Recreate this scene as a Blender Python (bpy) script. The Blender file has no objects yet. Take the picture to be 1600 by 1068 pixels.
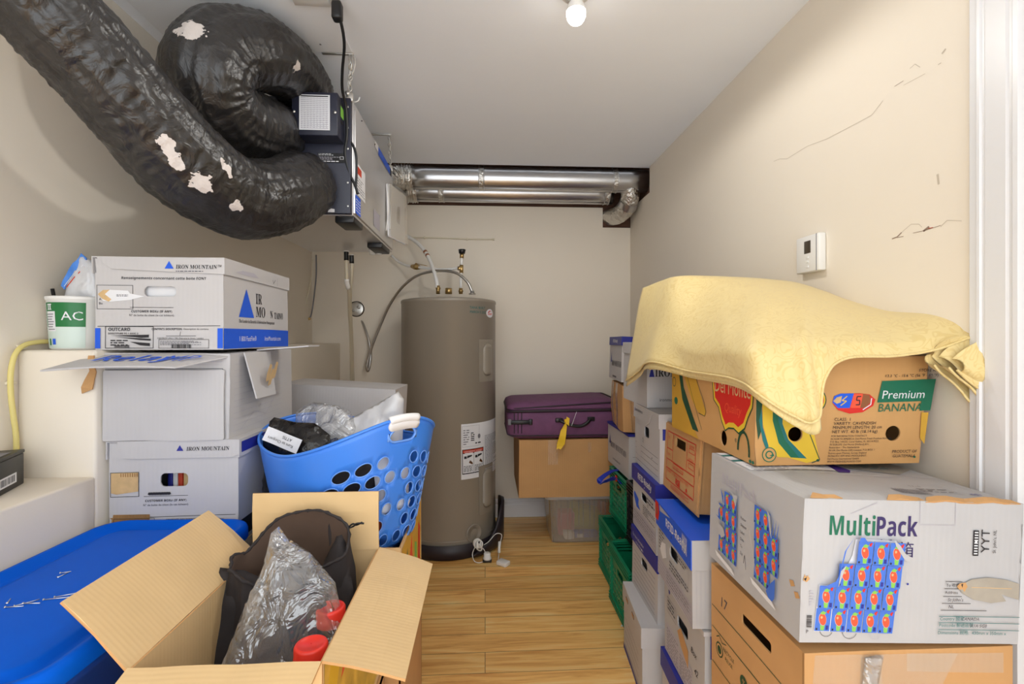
import bpy, bmesh, math, random
from mathutils import Vector, Matrix, noise
from mathutils.geometry import delaunay_2d_cdt

SC = bpy.context.scene
COL = SC.collection
PI = math.pi
FPX = 760.0                      # focal length in pixels of the 1600 px wide frame
EYE = Vector((0, 0, 1.286))
YAW = math.atan(42 / FPX)        # the camera looks a little to the right of the room's axis


def lin(r, g, b):
    f = lambda v: (v / 255 / 12.92) if v / 255 <= .04045 else ((v / 255 + .055) / 1.055) ** 2.4
    return (f(r), f(g), f(b), 1)


# ------------------------------------------------------------------ camera
cd = bpy.data.cameras.new('camera')
cd.sensor_width = 36
cd.lens = 36 * FPX / 1600
cd.shift_y = -5 / 1600
cd.clip_start = .02
cam = bpy.data.objects.new('camera', cd)
cam.location = EYE
cam.rotation_euler = (PI / 2, 0, -YAW)
COL.objects.link(cam)
SC.camera = cam

# ------------------------------------------------------------------ world, exposure
w = bpy.data.worlds.new('world')
SC.world = w
w.use_nodes = True
w.node_tree.nodes['Background'].inputs[0].default_value = (.93, .97, 1, 1)
w.node_tree.nodes['Background'].inputs[1].default_value = 2.6
SC.view_settings.view_transform = 'Standard'
SC.view_settings.look = 'None'
SC.view_settings.gamma = 1
SC.view_settings.use_curve_mapping = False
SC.view_settings.exposure = .12
BULB_W = 17                      # watts of the bare bulb, which is built with the ceiling lamp



def at(px, py, z):
    """point of the room seen at a pixel of the frame, z metres in front of the camera"""
    cx, cu = (px - 800) / FPX * z, (529 - py) / FPX * z
    return Vector((cx * math.cos(YAW) + z * math.sin(YAW), -cx * math.sin(YAW) + z * math.cos(YAW), EYE.z + cu))


def atX(px, py, X):
    k = (px - 800) / FPX * math.cos(YAW) + math.sin(YAW)
    return at(px, py, X / k)


# ------------------------------------------------------------------ materials
def newmat(name):
    m = bpy.data.materials.new(name)
    m.use_nodes = True
    return m, m.node_tree, m.node_tree.nodes['Principled BSDF']


def mat(name, c, rough=.5, metal=0, var=0, vscale=6, bump=0, bscale=60, spec=.5, coat=0, trans=0, alpha=1, sub=0,
        stretch=(1, 1, 1), bdist=.002, aniso=0):
    m, nt, b = newmat(name)
    N, L = nt.nodes, nt.links
    b.inputs['Base Color'].default_value = c
    b.inputs['Roughness'].default_value = rough
    b.inputs['Metallic'].default_value = metal
    b.inputs['Specular IOR Level'].default_value = spec
    b.inputs['Coat Weight'].default_value = coat
    b.inputs['Transmission Weight'].default_value = trans
    b.inputs['Alpha'].default_value = alpha
    b.inputs['Subsurface Weight'].default_value = sub
    tc = N.new('ShaderNodeTexCoord')
    mp = N.new('ShaderNodeMapping')
    mp.inputs['Scale'].default_value = stretch
    L.new(tc.outputs['Object'], mp.inputs['Vector'])
    if var:
        n = N.new('ShaderNodeTexNoise')
        n.inputs['Scale'].default_value = vscale
        n.inputs['Detail'].default_value = 5
        L.new(mp.outputs[0], n.inputs['Vector'])
        r = N.new('ShaderNodeMapRange')
        r.inputs[1].default_value = .3
        r.inputs[2].default_value = .7
        r.inputs[3].default_value = 1 - var
        r.inputs[4].default_value = 1 + var
        L.new(n.outputs[0], r.inputs[0])
        mx = N.new('ShaderNodeVectorMath')
        mx.operation = 'SCALE'
        mx.inputs[0].default_value = c[:3]
        L.new(r.outputs[0], mx.inputs['Scale'])
        L.new(mx.outputs[0], b.inputs['Base Color'])
    if bump:
        n = N.new('ShaderNodeTexNoise')
        n.inputs['Scale'].default_value = bscale
        n.inputs['Detail'].default_value = 4
        L.new(mp.outputs[0], n.inputs['Vector'])
        bp = N.new('ShaderNodeBump')
        bp.inputs['Strength'].default_value = bump
        bp.inputs['Distance'].default_value = bdist
        L.new(n.outputs[0], bp.inputs['Height'])
        L.new(bp.outputs[0], b.inputs['Normal'])
    return m


def corrugated(name, c, axis='X', var=.06, rough=.8, period=150, strength=.25):
    """cardboard: faint flutes and blotches"""
    m = mat(name, c, rough, var=var, vscale=9)
    nt = m.node_tree
    N, L = nt.nodes, nt.links
    b = N['Principled BSDF']
    tc = N['Texture Coordinate']
    wv = N.new('ShaderNodeTexWave')
    wv.bands_direction = axis
    wv.inputs['Scale'].default_value = period / 6.28
    wv.inputs['Distortion'].default_value = .4
    L.new(tc.outputs['Object'], wv.inputs['Vector'])
    bp = N.new('ShaderNodeBump')
    bp.inputs['Strength'].default_value = strength
    bp.inputs['Distance'].default_value = .0012
    L.new(wv.outputs['Fac'], bp.inputs['Height'])
    L.new(bp.outputs[0], b.inputs['Normal'])
    return m


def film(name, c, alpha, rough=.12, bump=.6, bscale=35, bdist=.006, gloss=2.4):
    """thin clear plastic: mostly see-through, a little haze, and glints where it mirrors the lamp"""
    m, nt, b = newmat(name)
    N, L = nt.nodes, nt.links
    tc = N.new('ShaderNodeTexCoord')
    n = N.new('ShaderNodeTexNoise')
    n.inputs['Scale'].default_value = bscale
    n.inputs['Detail'].default_value = 3
    n.inputs['Distortion'].default_value = 1.2
    L.new(tc.outputs['Object'], n.inputs['Vector'])
    bp = N.new('ShaderNodeBump')
    bp.inputs['Strength'].default_value = bump
    bp.inputs['Distance'].default_value = bdist
    L.new(n.outputs[0], bp.inputs['Height'])
    tr = N.new('ShaderNodeBsdfTransparent')
    tr.inputs[0].default_value = (.97, .97, .97, 1)
    lw = N.new('ShaderNodeLayerWeight')
    lw.inputs[0].default_value = .30
    mr = N.new('ShaderNodeMapRange')
    mr.inputs[3].default_value = alpha
    mr.inputs[4].default_value = min(1, alpha + .4)
    L.new(lw.outputs['Facing'], mr.inputs[0])
    haze = N.new('ShaderNodeMixShader')
    L.new(mr.outputs[0], haze.inputs[0])
    L.new(tr.outputs[0], haze.inputs[1])
    L.new(b.outputs[0], haze.inputs[2])
    b.inputs['Base Color'].default_value = c
    b.inputs['Roughness'].default_value = .5
    b.inputs['Specular IOR Level'].default_value = .1
    gl = N.new('ShaderNodeBsdfGlossy')
    gl.inputs['Roughness'].default_value = rough
    L.new(bp.outputs[0], gl.inputs['Normal'])
    fr = N.new('ShaderNodeLayerWeight')          # the same mirror strength from both sides of the film
    fr.inputs[0].default_value = .5
    L.new(bp.outputs[0], fr.inputs['Normal'])
    pw = N.new('ShaderNodeMath')
    pw.operation = 'POWER'
    pw.inputs[1].default_value = 4
    L.new(fr.outputs['Facing'], pw.inputs[0])
    ml = N.new('ShaderNodeMath')
    ml.operation = 'MULTIPLY_ADD'
    ml.use_clamp = True
    ml.inputs[1].default_value = .8
    ml.inputs[2].default_value = .05 * gloss
    L.new(pw.outputs[0], ml.inputs[0])
    mix = N.new('ShaderNodeMixShader')
    L.new(ml.outputs[0], mix.inputs[0])
    L.new(haze.outputs[0], mix.inputs[1])
    L.new(gl.outputs[0], mix.inputs[2])
    L.new(mix.outputs[0], N['Material Output'].inputs[0])
    return m


M = {}
M['wall'] = mat('wall paint', lin(232, 222, 206), .6, var=.012, vscale=2, bump=.05, bscale=180)
M['ceil'] = mat('ceiling paint', lin(244, 248, 255), .7, var=.01, bump=.05, bscale=150)
M['trim'] = mat('white trim paint', lin(226, 226, 228), .35, bump=.03, bscale=90)
M['wood_dark'] = mat('rough framing wood', lin(92, 62, 46), .8, var=.25, vscale=14, stretch=(1, 8, 8))
M['white'] = corrugated('white carton board', lin(192, 189, 189), 'X', .02, .62, 170, .10)
M['white2'] = corrugated('white carton board, warm', lin(182, 181, 182), 'X', .025, .65, 170, .12)
M['kraft'] = corrugated('brown carton board', lin(196, 150, 98), 'X', .05, .8, 150, .15)
M['kraft2'] = corrugated('pale carton board', lin(219, 186, 136), 'Y', .03, .8, 210, .12)
M['kraft3'] = corrugated('banana carton board', lin(201, 152, 94), 'X', .05, .7, 150, .1)
M['flute'] = corrugated('torn board showing flutes', lin(166, 124, 76), 'X', .2, .9, 900, .9)
M['tornpaper'] = mat('torn paper layer', lin(203, 170, 122), .9, var=.12, vscale=40)
M['greytear'] = mat('peeled grey board', lin(166, 158, 145), .9, var=.08, vscale=30)
M['ink'] = mat('black print', lin(32, 30, 36), .6)
M['inkgrey'] = mat('grey print', lin(120, 118, 124), .6)
M['palegrey'] = mat('pale grey print', lin(178, 174, 184), .6)
M['pencil'] = mat('pen writing', lin(72, 70, 80), .6)
M['blue'] = mat('blue print', lin(22, 88, 214), .5)
M['navy'] = mat('navy print', lin(36, 42, 140), .5)
M['redink'] = mat('red print', lin(196, 62, 34), .6)
M['green'] = mat('green print', lin(16, 104, 76), .55)
M['greend'] = mat('dark green print', lin(26, 72, 48), .55)
M['teal'] = mat('teal print', lin(22, 110, 110), .55)
M['purple'] = mat('purple print', lin(66, 40, 132), .55)
M['violet'] = mat('dark violet print', lin(52, 38, 92), .55)
M['yellow'] = mat('banana yellow print', lin(224, 186, 48), .6)
M['yellowd'] = mat('dim banana yellow print', lin(206, 158, 52), .6)
M['red'] = mat('red badge print', lin(212, 38, 28), .5)
M['redorange'] = mat('orange red print', lin(232, 84, 52), .5)
M['paper'] = mat('white paper', lin(224, 224, 227), .55)
M['stampblue'] = mat('stamp blue print', lin(66, 112, 206), .45, var=.06, vscale=60)
M['stampgreen'] = mat('stamp green print', lin(130, 190, 80), .45)
M['tape'] = film('clear packing tape', (.85, .78, .66, 1), .10, .2, .3, 40, .001, 1.0)
M['metal'] = mat('galvanised steel', (.62, .62, .63, 1), .3, 1, var=.06, vscale=3, bump=.06, bscale=8, bdist=.02)
M['sheet'] = mat('brushed cabinet steel', (.78, .78, .79, 1), .42, 1, var=.03, vscale=4)
M['foil'] = mat('crinkled foil tape', (.72, .70, .66, 1), .28, 1, bump=1, bscale=45, bdist=.012)
M['chain'] = mat('zinc chain', (.7, .69, .66, 1), .35, 1)
M['brass'] = mat('brass', (.55, .38, .16, 1), .35, 1, var=.2, vscale=40)
M['copper'] = mat('copper band', (.42, .18, .09, 1), .4, 1)
M['navymetal'] = mat('dark navy painted steel', lin(36, 38, 54), .42)
M['black'] = mat('black plastic', lin(22, 22, 24), .4)
M['rubber'] = mat('black rubber', lin(26, 26, 28), .6)
M['darkhole'] = mat('dark interior', lin(30, 26, 24), .9)
M['whiteplastic'] = mat('white plastic', lin(232, 230, 226), .35)
M['cream'] = mat('cream pipe plastic', lin(222, 212, 188), .4)
M['yellowcable'] = mat('yellow cable jacket', lin(222, 206, 128), .4)
M['tank'] = mat('grey brown tank enamel', lin(146, 137, 124), .36, var=.015, vscale=2, coat=.15)
M['tankpan'] = mat('dark drain pan', lin(44, 38, 44), .45)
M['crate'] = mat('green crate plastic', lin(12, 132, 92), .38, var=.06, vscale=12)
M['tote'] = mat('blue tote plastic', lin(0, 88, 204), .5, spec=.08, var=.04, vscale=5, bump=.04, bscale=14)
M['totebody'] = mat('dark blue tote plastic', lin(10, 60, 150), .35)
M['basket'] = mat('bright blue basket plastic', lin(64, 132, 232), .35)
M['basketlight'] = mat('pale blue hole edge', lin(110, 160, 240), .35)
M['grip'] = mat('white grip', lin(232, 231, 232), .5)
M['suit'] = mat('plum suitcase fabric', lin(112, 68, 104), .75, var=.1, vscale=30, bump=.3, bscale=400)
M['suitdark'] = mat('dark plum piping', lin(44, 28, 40), .6)
M['yellowtag'] = mat('yellow ribbon', lin(240, 196, 40), .6)
M['bluestrap'] = mat('blue strap', lin(30, 50, 170), .5)
M['cap'] = mat('red cap plastic', lin(226, 50, 36), .38)
M['bottle'] = mat('black bottle plastic', lin(26, 26, 28), .35)
M['darkcloth'] = mat('black bag cloth', lin(44, 38, 38), .8, var=.12, vscale=20, bump=.4, bscale=30, bdist=.006)
M['browncloth'] = mat('brown bag lining', lin(70, 52, 40), .85, var=.12, vscale=14)
M['blackfilm'] = mat('black plastic bag film', lin(24, 22, 22), .22, bump=.9, bscale=40, bdist=.008)
M['mesh'] = mat('dark woven mesh', lin(58, 58, 66), .75, var=.3, vscale=12, stretch=(6, 1, 1), bump=.6, bscale=260, bdist=.002)
M['clear'] = film('clear polythene', (.72, .73, .75, 1), .08, .10, 1, 15, .035, 4.0)
M['milky'] = film('milky polythene', (.8, .8, .82, 1), .66, .3, .8, 22, .01)
M['binplastic'] = film('frosted bin plastic', (.95, .95, .93, 1), .13, .25, .08, 12, .006, 1.3)
M['pinkstuff'] = mat('pink thing', lin(214, 76, 120), .5)
M['greenstuff'] = mat('yellow green thing', lin(176, 180, 60), .6)
M['bluestuff'] = mat('blue thing', lin(60, 100, 190), .5)
M['orangestuff'] = mat('orange thing', lin(232, 90, 40), .5)
M['limestuff'] = mat('lime thing', lin(90, 176, 60), .5)
M['bead'] = mat('dark blue beads', lin(36, 44, 70), .25)
M['screen'] = mat('brown lcd screen', lin(70, 60, 48), .3)
M['scuff'] = mat('wall scuff mark', lin(146, 122, 104), .8)
M['scuff2'] = mat('faint wall pencil mark', lin(196, 184, 166), .8)
M['nail'] = mat('steel nail', (.7, .7, .7, 1), .3, 1)
M['tubgreen'] = mat('tub green print', lin(24, 112, 56), .4)
M['tubpale'] = mat('tub pale green print', lin(204, 218, 210), .4)
M['bagblue'] = mat('zip bag blue band', lin(70, 130, 214), .35)
M['fruit'] = mat('fruit carton print', lin(206, 170, 70), .6, var=.3, vscale=16)
M['cable_armor'] = mat('armoured cable', (.55, .54, .52, 1), .35, 1)
M['cord'] = mat('black cord', lin(24, 24, 26), .45)


# ------------------------------------------------------------------ special materials
def floor_mat():
    m, nt, b = newmat('laminate oak floor')
    N, L = nt.nodes, nt.links
    tc = N.new('ShaderNodeTexCoord')
    br = N.new('ShaderNodeTexBrick')
    br.offset = .37
    br.inputs['Color1'].default_value = (0, 0, 0, 1)
    br.inputs['Color2'].default_value = (1, 1, 1, 1)
    br.inputs['Mortar'].default_value = (.5, .5, .5, 1)
    br.inputs['Scale'].default_value = 1
    br.inputs['Mortar Size'].default_value = .0012
    br.inputs['Brick Width'].default_value = 1.2
    br.inputs['Row Height'].default_value = .125
    L.new(tc.outputs['Object'], br.inputs['Vector'])
    mp = N.new('ShaderNodeMapping')
    mp.inputs['Scale'].default_value = (1.6, 22, 1)
    L.new(tc.outputs['Object'], mp.inputs['Vector'])
    off = N.new('ShaderNodeVectorMath')
    off.operation = 'MULTIPLY_ADD'
    off.inputs[1].default_value = (7, 9, 5)
    L.new(br.outputs['Color'], off.inputs[0])
    L.new(mp.outputs[0], off.inputs[2])
    n1 = N.new('ShaderNodeTexNoise')
    n1.inputs['Scale'].default_value = 1.6
    n1.inputs['Detail'].default_value = 8
    n1.inputs['Roughness'].default_value = .62
    n1.inputs['Distortion'].default_value = .8
    L.new(off.outputs[0], n1.inputs['Vector'])
    cr = N.new('ShaderNodeValToRGB')
    e = cr.color_ramp.elements
    e[0].position, e[0].color = .30, lin(216, 150, 78)
    e[1].position, e[1].color = .72, lin(255, 224, 156)
    k = e.new(.5)
    k.color = lin(250, 198, 118)
    L.new(n1.outputs[0], cr.inputs[0])
    mr = N.new('ShaderNodeMapRange')
    mr.inputs[3].default_value = .88
    mr.inputs[4].default_value = 1.08
    L.new(br.outputs['Color'], mr.inputs[0])
    sc = N.new('ShaderNodeVectorMath')
    sc.operation = 'SCALE'
    L.new(cr.outputs[0], sc.inputs[0])
    L.new(mr.outputs[0], sc.inputs['Scale'])
    dk = N.new('ShaderNodeMix')
    dk.data_type = 'RGBA'
    L.new(br.outputs['Fac'], dk.inputs[0])
    L.new(sc.outputs[0], dk.inputs[6])
    dk.inputs[7].default_value = lin(96, 62, 34)
    L.new(dk.outputs[2], b.inputs['Base Color'])
    b.inputs['Roughness'].default_value = .38
    return m


def duct_mat():
    """black bagging of the flexible ducts, with torn places where the pale wrap shows"""
    m, nt, b = newmat('black duct bagging')
    N, L = nt.nodes, nt.links
    tc = N.new('ShaderNodeTexCoord')
    n = N.new('ShaderNodeTexNoise')
    n.inputs['Scale'].default_value = 16
    n.inputs['Detail'].default_value = 6
    n.inputs['Distortion'].default_value = 2.5
    L.new(tc.outputs['Object'], n.inputs['Vector'])
    bp = N.new('ShaderNodeBump')
    bp.inputs['Strength'].default_value = .5
    bp.inputs['Distance'].default_value = .010
    L.new(n.outputs[0], bp.inputs['Height'])
    L.new(bp.outputs[0], b.inputs['Normal'])
    at_ = N.new('ShaderNodeAttribute')
    at_.attribute_name = 'torn'
    n2 = N.new('ShaderNodeTexNoise')
    n2.inputs['Scale'].default_value = 60
    n2.inputs['Detail'].default_value = 3
    L.new(tc.outputs['Object'], n2.inputs['Vector'])
    ad = N.new('ShaderNodeMath')
    ad.operation = 'ADD'
    L.new(at_.outputs['Fac'], ad.inputs[0])
    L.new(n2.outputs[0], ad.inputs[1])
    gt = N.new('ShaderNodeMath')
    gt.operation = 'GREATER_THAN'
    gt.inputs[1].default_value = 1.02
    L.new(ad.outputs[0], gt.inputs[0])
    mx = N.new('ShaderNodeMix')
    mx.data_type = 'RGBA'
    L.new(gt.outputs[0], mx.inputs[0])
    mx.inputs[6].default_value = lin(34, 32, 32)
    mx.inputs[7].default_value = lin(214, 205, 200)
    L.new(mx.outputs[2], b.inputs['Base Color'])
    rr = N.new('ShaderNodeMapRange')
    rr.inputs[3].default_value = .33
    rr.inputs[4].default_value = .6
    L.new(gt.outputs[0], rr.inputs[0])
    L.new(rr.outputs[0], b.inputs['Roughness'])
    b.inputs['Specular IOR Level'].default_value = .7
    return m


def damask_mat():
    """pale yellow damask: swirls that only change the sheen and the weave height a little"""
    m, nt, b = newmat('yellow damask cloth')
    N, L = nt.nodes, nt.links
    tc = N.new('ShaderNodeTexCoord')
    n = N.new('ShaderNodeTexNoise')
    n.inputs['Scale'].default_value = 13
    n.inputs['Detail'].default_value = 1
    n.inputs['Distortion'].default_value = 3.2
    L.new(tc.outputs['Object'], n.inputs['Vector'])
    wv = N.new('ShaderNodeMath')
    wv.operation = 'MULTIPLY'
    wv.inputs[1].default_value = 34
    L.new(n.outputs[0], wv.inputs[0])
    sn = N.new('ShaderNodeMath')
    sn.operation = 'SINE'
    L.new(wv.outputs[0], sn.inputs[0])
    mr = N.new('ShaderNodeMapRange')
    mr.inputs[1].default_value = .35
    mr.inputs[2].default_value = .75
    L.new(sn.outputs[0], mr.inputs[0])
    mx = N.new('ShaderNodeMix')
    mx.data_type = 'RGBA'
    mx.inputs[6].default_value = lin(226, 203, 142)
    mx.inputs[7].default_value = lin(219, 193, 128)
    L.new(mr.outputs[0], mx.inputs[0])
    L.new(mx.outputs[2], b.inputs['Base Color'])
    ro = N.new('ShaderNodeMapRange')
    ro.inputs[3].default_value = .62
    ro.inputs[4].default_value = .42
    L.new(mr.outputs[0], ro.inputs[0])
    L.new(ro.outputs[0], b.inputs['Roughness'])
    b.inputs['Sheen Weight'].default_value = .15
    bp = N.new('ShaderNodeBump')
    bp.inputs['Strength'].default_value = .12
    bp.inputs['Distance'].default_value = .002
    L.new(mr.outputs[0], bp.inputs['Height'])
    L.new(bp.outputs[0], b.inputs['Normal'])
    return m


M['floor'] = floor_mat()
M['duct'] = duct_mat()
M['damask'] = damask_mat()
m_, nt_, b_ = newmat('lit bulb glass')
b_.inputs['Base Color'].default_value = (1, 1, 1, 1)
b_.inputs['Emission Color'].default_value = (1, .93, .83, 1)
b_.inputs['Emission Strength'].default_value = 18
M['bulb'] = m_


# ------------------------------------------------------------------ mesh builder
def inpoly(x, y, poly):
    r = False
    j = len(poly) - 1
    for i in range(len(poly)):
        a, b = poly[i], poly[j]
        if (a[1] > y) != (b[1] > y) and x < (b[0] - a[0]) * (y - a[1]) / (b[1] - a[1]) + a[0]:
            r = not r
        j = i
    return r


def dense(poly, step):
    out = []
    for i, a in enumerate(poly):
        b = poly[(i + 1) % len(poly)]
        n = max(1, int(math.hypot(b[0] - a[0], b[1] - a[1]) / step + .5))
        for k in range(n):
            t = k / n
            out.append((a[0] + (b[0] - a[0]) * t, a[1] + (b[1] - a[1]) * t))
    return out


def rrect(x0, y0, x1, y1, r, n=4):
    out = []
    for cx, cy, a in ((x1 - r, y1 - r, 0), (x0 + r, y1 - r, 90), (x0 + r, y0 + r, 180), (x1 - r, y0 + r, 270)):
        for k in range(n + 1):
            t = math.radians(a + 90 * k / n)
            out.append((cx + r * math.cos(t), cy + r * math.sin(t)))
    return out


def ell(cx, cy, a, b, n=20, rot=0):
    c, s = math.cos(rot), math.sin(rot)
    return [(cx + a * math.cos(t) * c - b * math.sin(t) * s, cy + a * math.cos(t) * s + b * math.sin(t) * c)
            for t in [2 * PI * k / n for k in range(n)]]


def triang(outline, holes, grid):
    vs, es = [], []
    for loop in [outline] + holes:
        s = len(vs)
        vs += [Vector(p) for p in loop]
        es += [(s + i, s + (i + 1) % len(loop)) for i in range(len(loop))]
    if grid:
        xs = [p[0] for p in outline]
        ys = [p[1] for p in outline]
        nx = max(1, int((max(xs) - min(xs)) / grid))
        ny = max(1, int((max(ys) - min(ys)) / grid))
        loops = [outline] + holes
        for i in range(1, nx):
            for j in range(1, ny):
                x = min(xs) + (max(xs) - min(xs)) * (i + .13 * (j % 2)) / nx
                y = min(ys) + (max(ys) - min(ys)) * j / ny
                if not inpoly(x, y, outline) or any(inpoly(x, y, h) for h in holes):
                    continue
                if any((x - q[0]) ** 2 + (y - q[1]) ** 2 < (grid * .3) ** 2 for lp in loops for q in lp):
                    continue
                vs.append(Vector((x, y)))
    r = delaunay_2d_cdt(vs, es, [], 0, 1e-6)
    V, F = r[0], r[2]
    T = []
    for f in F:
        cx = sum(V[i][0] for i in f) / len(f)
        cy = sum(V[i][1] for i in f) / len(f)
        if inpoly(cx, cy, outline) and not any(inpoly(cx, cy, h) for h in holes):
            T.append(list(f))
    return [(v[0], v[1]) for v in V], T


_tcache = {}


def textmesh(s):
    if s in _tcache:
        return _tcache[s]
    c = bpy.data.curves.new('t', 'FONT')
    c.body = s
    c.size = 1
    c.resolution_u = 2
    o = bpy.data.objects.new('t', c)
    me = bpy.data.meshes.new_from_object(o)
    V = [(v.co.x, v.co.y) for v in me.vertices]
    F = [tuple(p.vertices) for p in me.polygons]
    bpy.data.objects.remove(o)
    bpy.data.curves.remove(c)
    bpy.data.meshes.remove(me)
    x0, x1 = (min(v[0] for v in V), max(v[0] for v in V)) if V else (0, 0)
    _tcache[s] = (V, F, x0, x1)
    return _tcache[s]


def serif(s):
    """the same letters in a serif face"""
    return ''.join(chr(0x1D400 + ord(c) - 65) if 'A' <= c <= 'Z' else chr(0x1D41A + ord(c) - 97) if 'a' <= c <= 'z' else c
                   for c in s)


def bold(s):
    return ''.join(chr(0x1D5D4 + ord(c) - 65) if 'A' <= c <= 'Z' else chr(0x1D5EE + ord(c) - 97) if 'a' <= c <= 'z'
                   else chr(0x1D7EC + ord(c) - 48) if '0' <= c <= '9' else c for c in s)


class MB:
    def __init__(s):
        s.bm = bmesh.new()
        s.mats = []

    def mi(s, m):
        m = M[m] if isinstance(m, str) else m
        if m not in s.mats:
            s.mats.append(m)
        return s.mats.index(m)

    def add(s, V, F, m, X=None, smooth=False):
        k = s.mi(m)
        vs = [s.bm.verts.new(X @ Vector(v) if X is not None else Vector(v)) for v in V]
        out = []
        for f in F:
            if len(set(f)) < 3:
                continue
            try:
                q = s.bm.faces.new([vs[i] for i in f])
            except ValueError:
                continue
            q.material_index = k
            q.smooth = smooth
            out.append(q)
        return vs

    def box(s, c, d, m, X=None, bev=0, seg=2):
        t = bmesh.new()
        bmesh.ops.create_cube(t, size=1)
        for v in t.verts:
            v.co = Vector((v.co.x * d[0] + c[0], v.co.y * d[1] + c[1], v.co.z * d[2] + c[2]))
        if bev:
            bmesh.ops.bevel(t, geom=t.edges[:], offset=bev, segments=seg, affect='EDGES', profile=.5)
        t.verts.index_update()
        s.add([v.co.copy() for v in t.verts], [[v.index for v in f.verts] for f in t.faces], m, X, bool(bev))
        t.free()

    def bar(s, a, b, wd, th, m, up=(0, 0, 1)):
        a, b = Vector(a), Vector(b)
        z = (b - a)
        ln = z.length
        z.normalize()
        x = Vector(up).cross(z)
        if x.length < 1e-5:
            x = Vector((1, 0, 0)).cross(z)
        x.normalize()
        y = z.cross(x)
        X = Matrix((x, y, z)).transposed().to_4x4()
        X.translation = (a + b) / 2
        s.box((0, 0, 0), (wd, th, ln), m, X)

    def tube(s, pts, r, m, n=10, closed=False, caps=True, X=None, fn=None):
        pts = [Vector(p) for p in pts]
        N = len(pts)
        rr = r if isinstance(r, (list, tuple)) else [r] * N
        V, F = [], []
        nrm = None
        for i, p in enumerate(pts):
            a = pts[(i - 1) % N] if (i or closed) else p
            b = pts[(i + 1) % N] if (i < N - 1 or closed) else p
            t = (b - a).normalized()
            if nrm is None:
                nrm = t.orthogonal().normalized()
            nrm = (nrm - t * nrm.dot(t)).normalized()
            bi = t.cross(nrm)
            for k in range(n):
                th = 2 * PI * k / n
                q = rr[i] * (1 if fn is None else fn(i, th))
                V.append(p + nrm * (q * math.cos(th)) + bi * (q * math.sin(th)))
        M_ = N if closed else N - 1
        for i in range(M_):
            for k in range(n):
                a, b = i * n + k, i * n + (k + 1) % n
                c, d = ((i + 1) % N) * n + (k + 1) % n, ((i + 1) % N) * n + k
                F.append((a, b, c, d))
        if caps and not closed:
            F.append(tuple(range(n))[::-1])
            F.append(tuple(range((N - 1) * n, N * n)))
        return s.add(V, F, m, X, True)

    def lathe(s, prof, m, n=32, X=None, cap=True, smooth=True):
        V, F = [], []
        for r, z in prof:
            for k in range(n):
                V.append((r * math.cos(2 * PI * k / n), r * math.sin(2 * PI * k / n), z))
        for i in range(len(prof) - 1):
            for k in range(n):
                F.append((i * n + k, i * n + (k + 1) % n, (i + 1) * n + (k + 1) % n, (i + 1) * n + k))
        if cap:
            F.append(tuple(range(n))[::-1])
            F.append(tuple(range((len(prof) - 1) * n, len(prof) * n)))
        s.add(V, F, m, X, smooth)

    def loft(s, loops, m, X=None, cap0=True, cap1=True, smooth=True):
        n = len(loops[0])
        V = [p for lp in loops for p in lp]
        F = []
        for i in range(len(loops) - 1):
            for k in range(n):
                F.append((i * n + k, i * n + (k + 1) % n, (i + 1) * n + (k + 1) % n, (i + 1) * n + k))
        if cap0:
            F.append(tuple(range(n))[::-1])
        if cap1:
            F.append(tuple(range((len(loops) - 1) * n, len(loops) * n)))
        s.add(V, F, m, X, smooth)

    def sheet(s, outline, holes, m, X=None, th=.004, grid=.05, fn=None, back=None, rim=None, smooth=False):
        """a board with real thickness; fn(u, v, out) bends it"""
        V, T = triang(outline, holes, grid)
        fn = fn or (lambda u, v, o: Vector((u, v, o)))
        n = len(V)
        cnt = {}
        for f in T:
            for i in range(len(f)):
                a, b = f[i], f[(i + 1) % len(f)]
                cnt[(a, b)] = 1
        P = [fn(u, v, 0) for u, v in V] + [fn(u, v, -th) for u, v in V]
        vs = s.add(P, T, m, X, smooth)
        for fl, mm in (([[i + n for i in f][::-1] for f in T], back or m),
                       ([(b, a, a + n, b + n) for (a, b) in cnt if (b, a) not in cnt], rim or m)):
            k = s.mi(mm)
            for f in fl:
                try:
                    q = s.bm.faces.new([vs[i] for i in f])
                    q.material_index = k
                    q.smooth = smooth and len(f) == 3
                except ValueError:
                    pass

    def pillow(s, outline, m, X=None, tf=.03, tb=.03, grid=.015, wr=.004, ws=30, seed=0, bend=None, pw=.5, soft=None):
        """a closed soft shape: flat outline swelled to both sides, wrinkled"""
        outline = dense(outline, grid)
        V, T = triang(outline, [], grid)
        n = len(V)
        segs = [(outline[i], outline[(i + 1) % len(outline)]) for i in range(len(outline))]

        def dist(x, y):
            return min(math.hypot(x - a[0], y - a[1]) for a, b in segs)
        D = [dist(*v) if i >= len(outline) else 0 for i, v in enumerate(V)]
        mx = soft or max(D) or 1
        P = []
        for sg, t in ((1, tf), (-1, tb)):
            for (u, v), d in zip(V, D):
                k = min(1, d / mx) ** pw
                nz = noise.noise(Vector((u * ws + seed, v * ws, seed * 3.1))) * wr * (k > 0)
                nz += abs(noise.noise(Vector((u * ws * .5 + seed, v * ws * .35, seed * 1.7 + sg)))) * wr * 2 * (k > 0)
                q = Vector((u, v, sg * (t * k + nz)))
                P.append(bend(q) if bend else q)
        F = [f for f in T] + [[i + n for i in f][::-1] for f in T]
        for i in range(len(outline)):
            pass
        vs = s.add(P, F, m, X, True)
        bmesh.ops.remove_doubles(s.bm, verts=[v for v in vs if v.is_valid], dist=1e-6)

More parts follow.
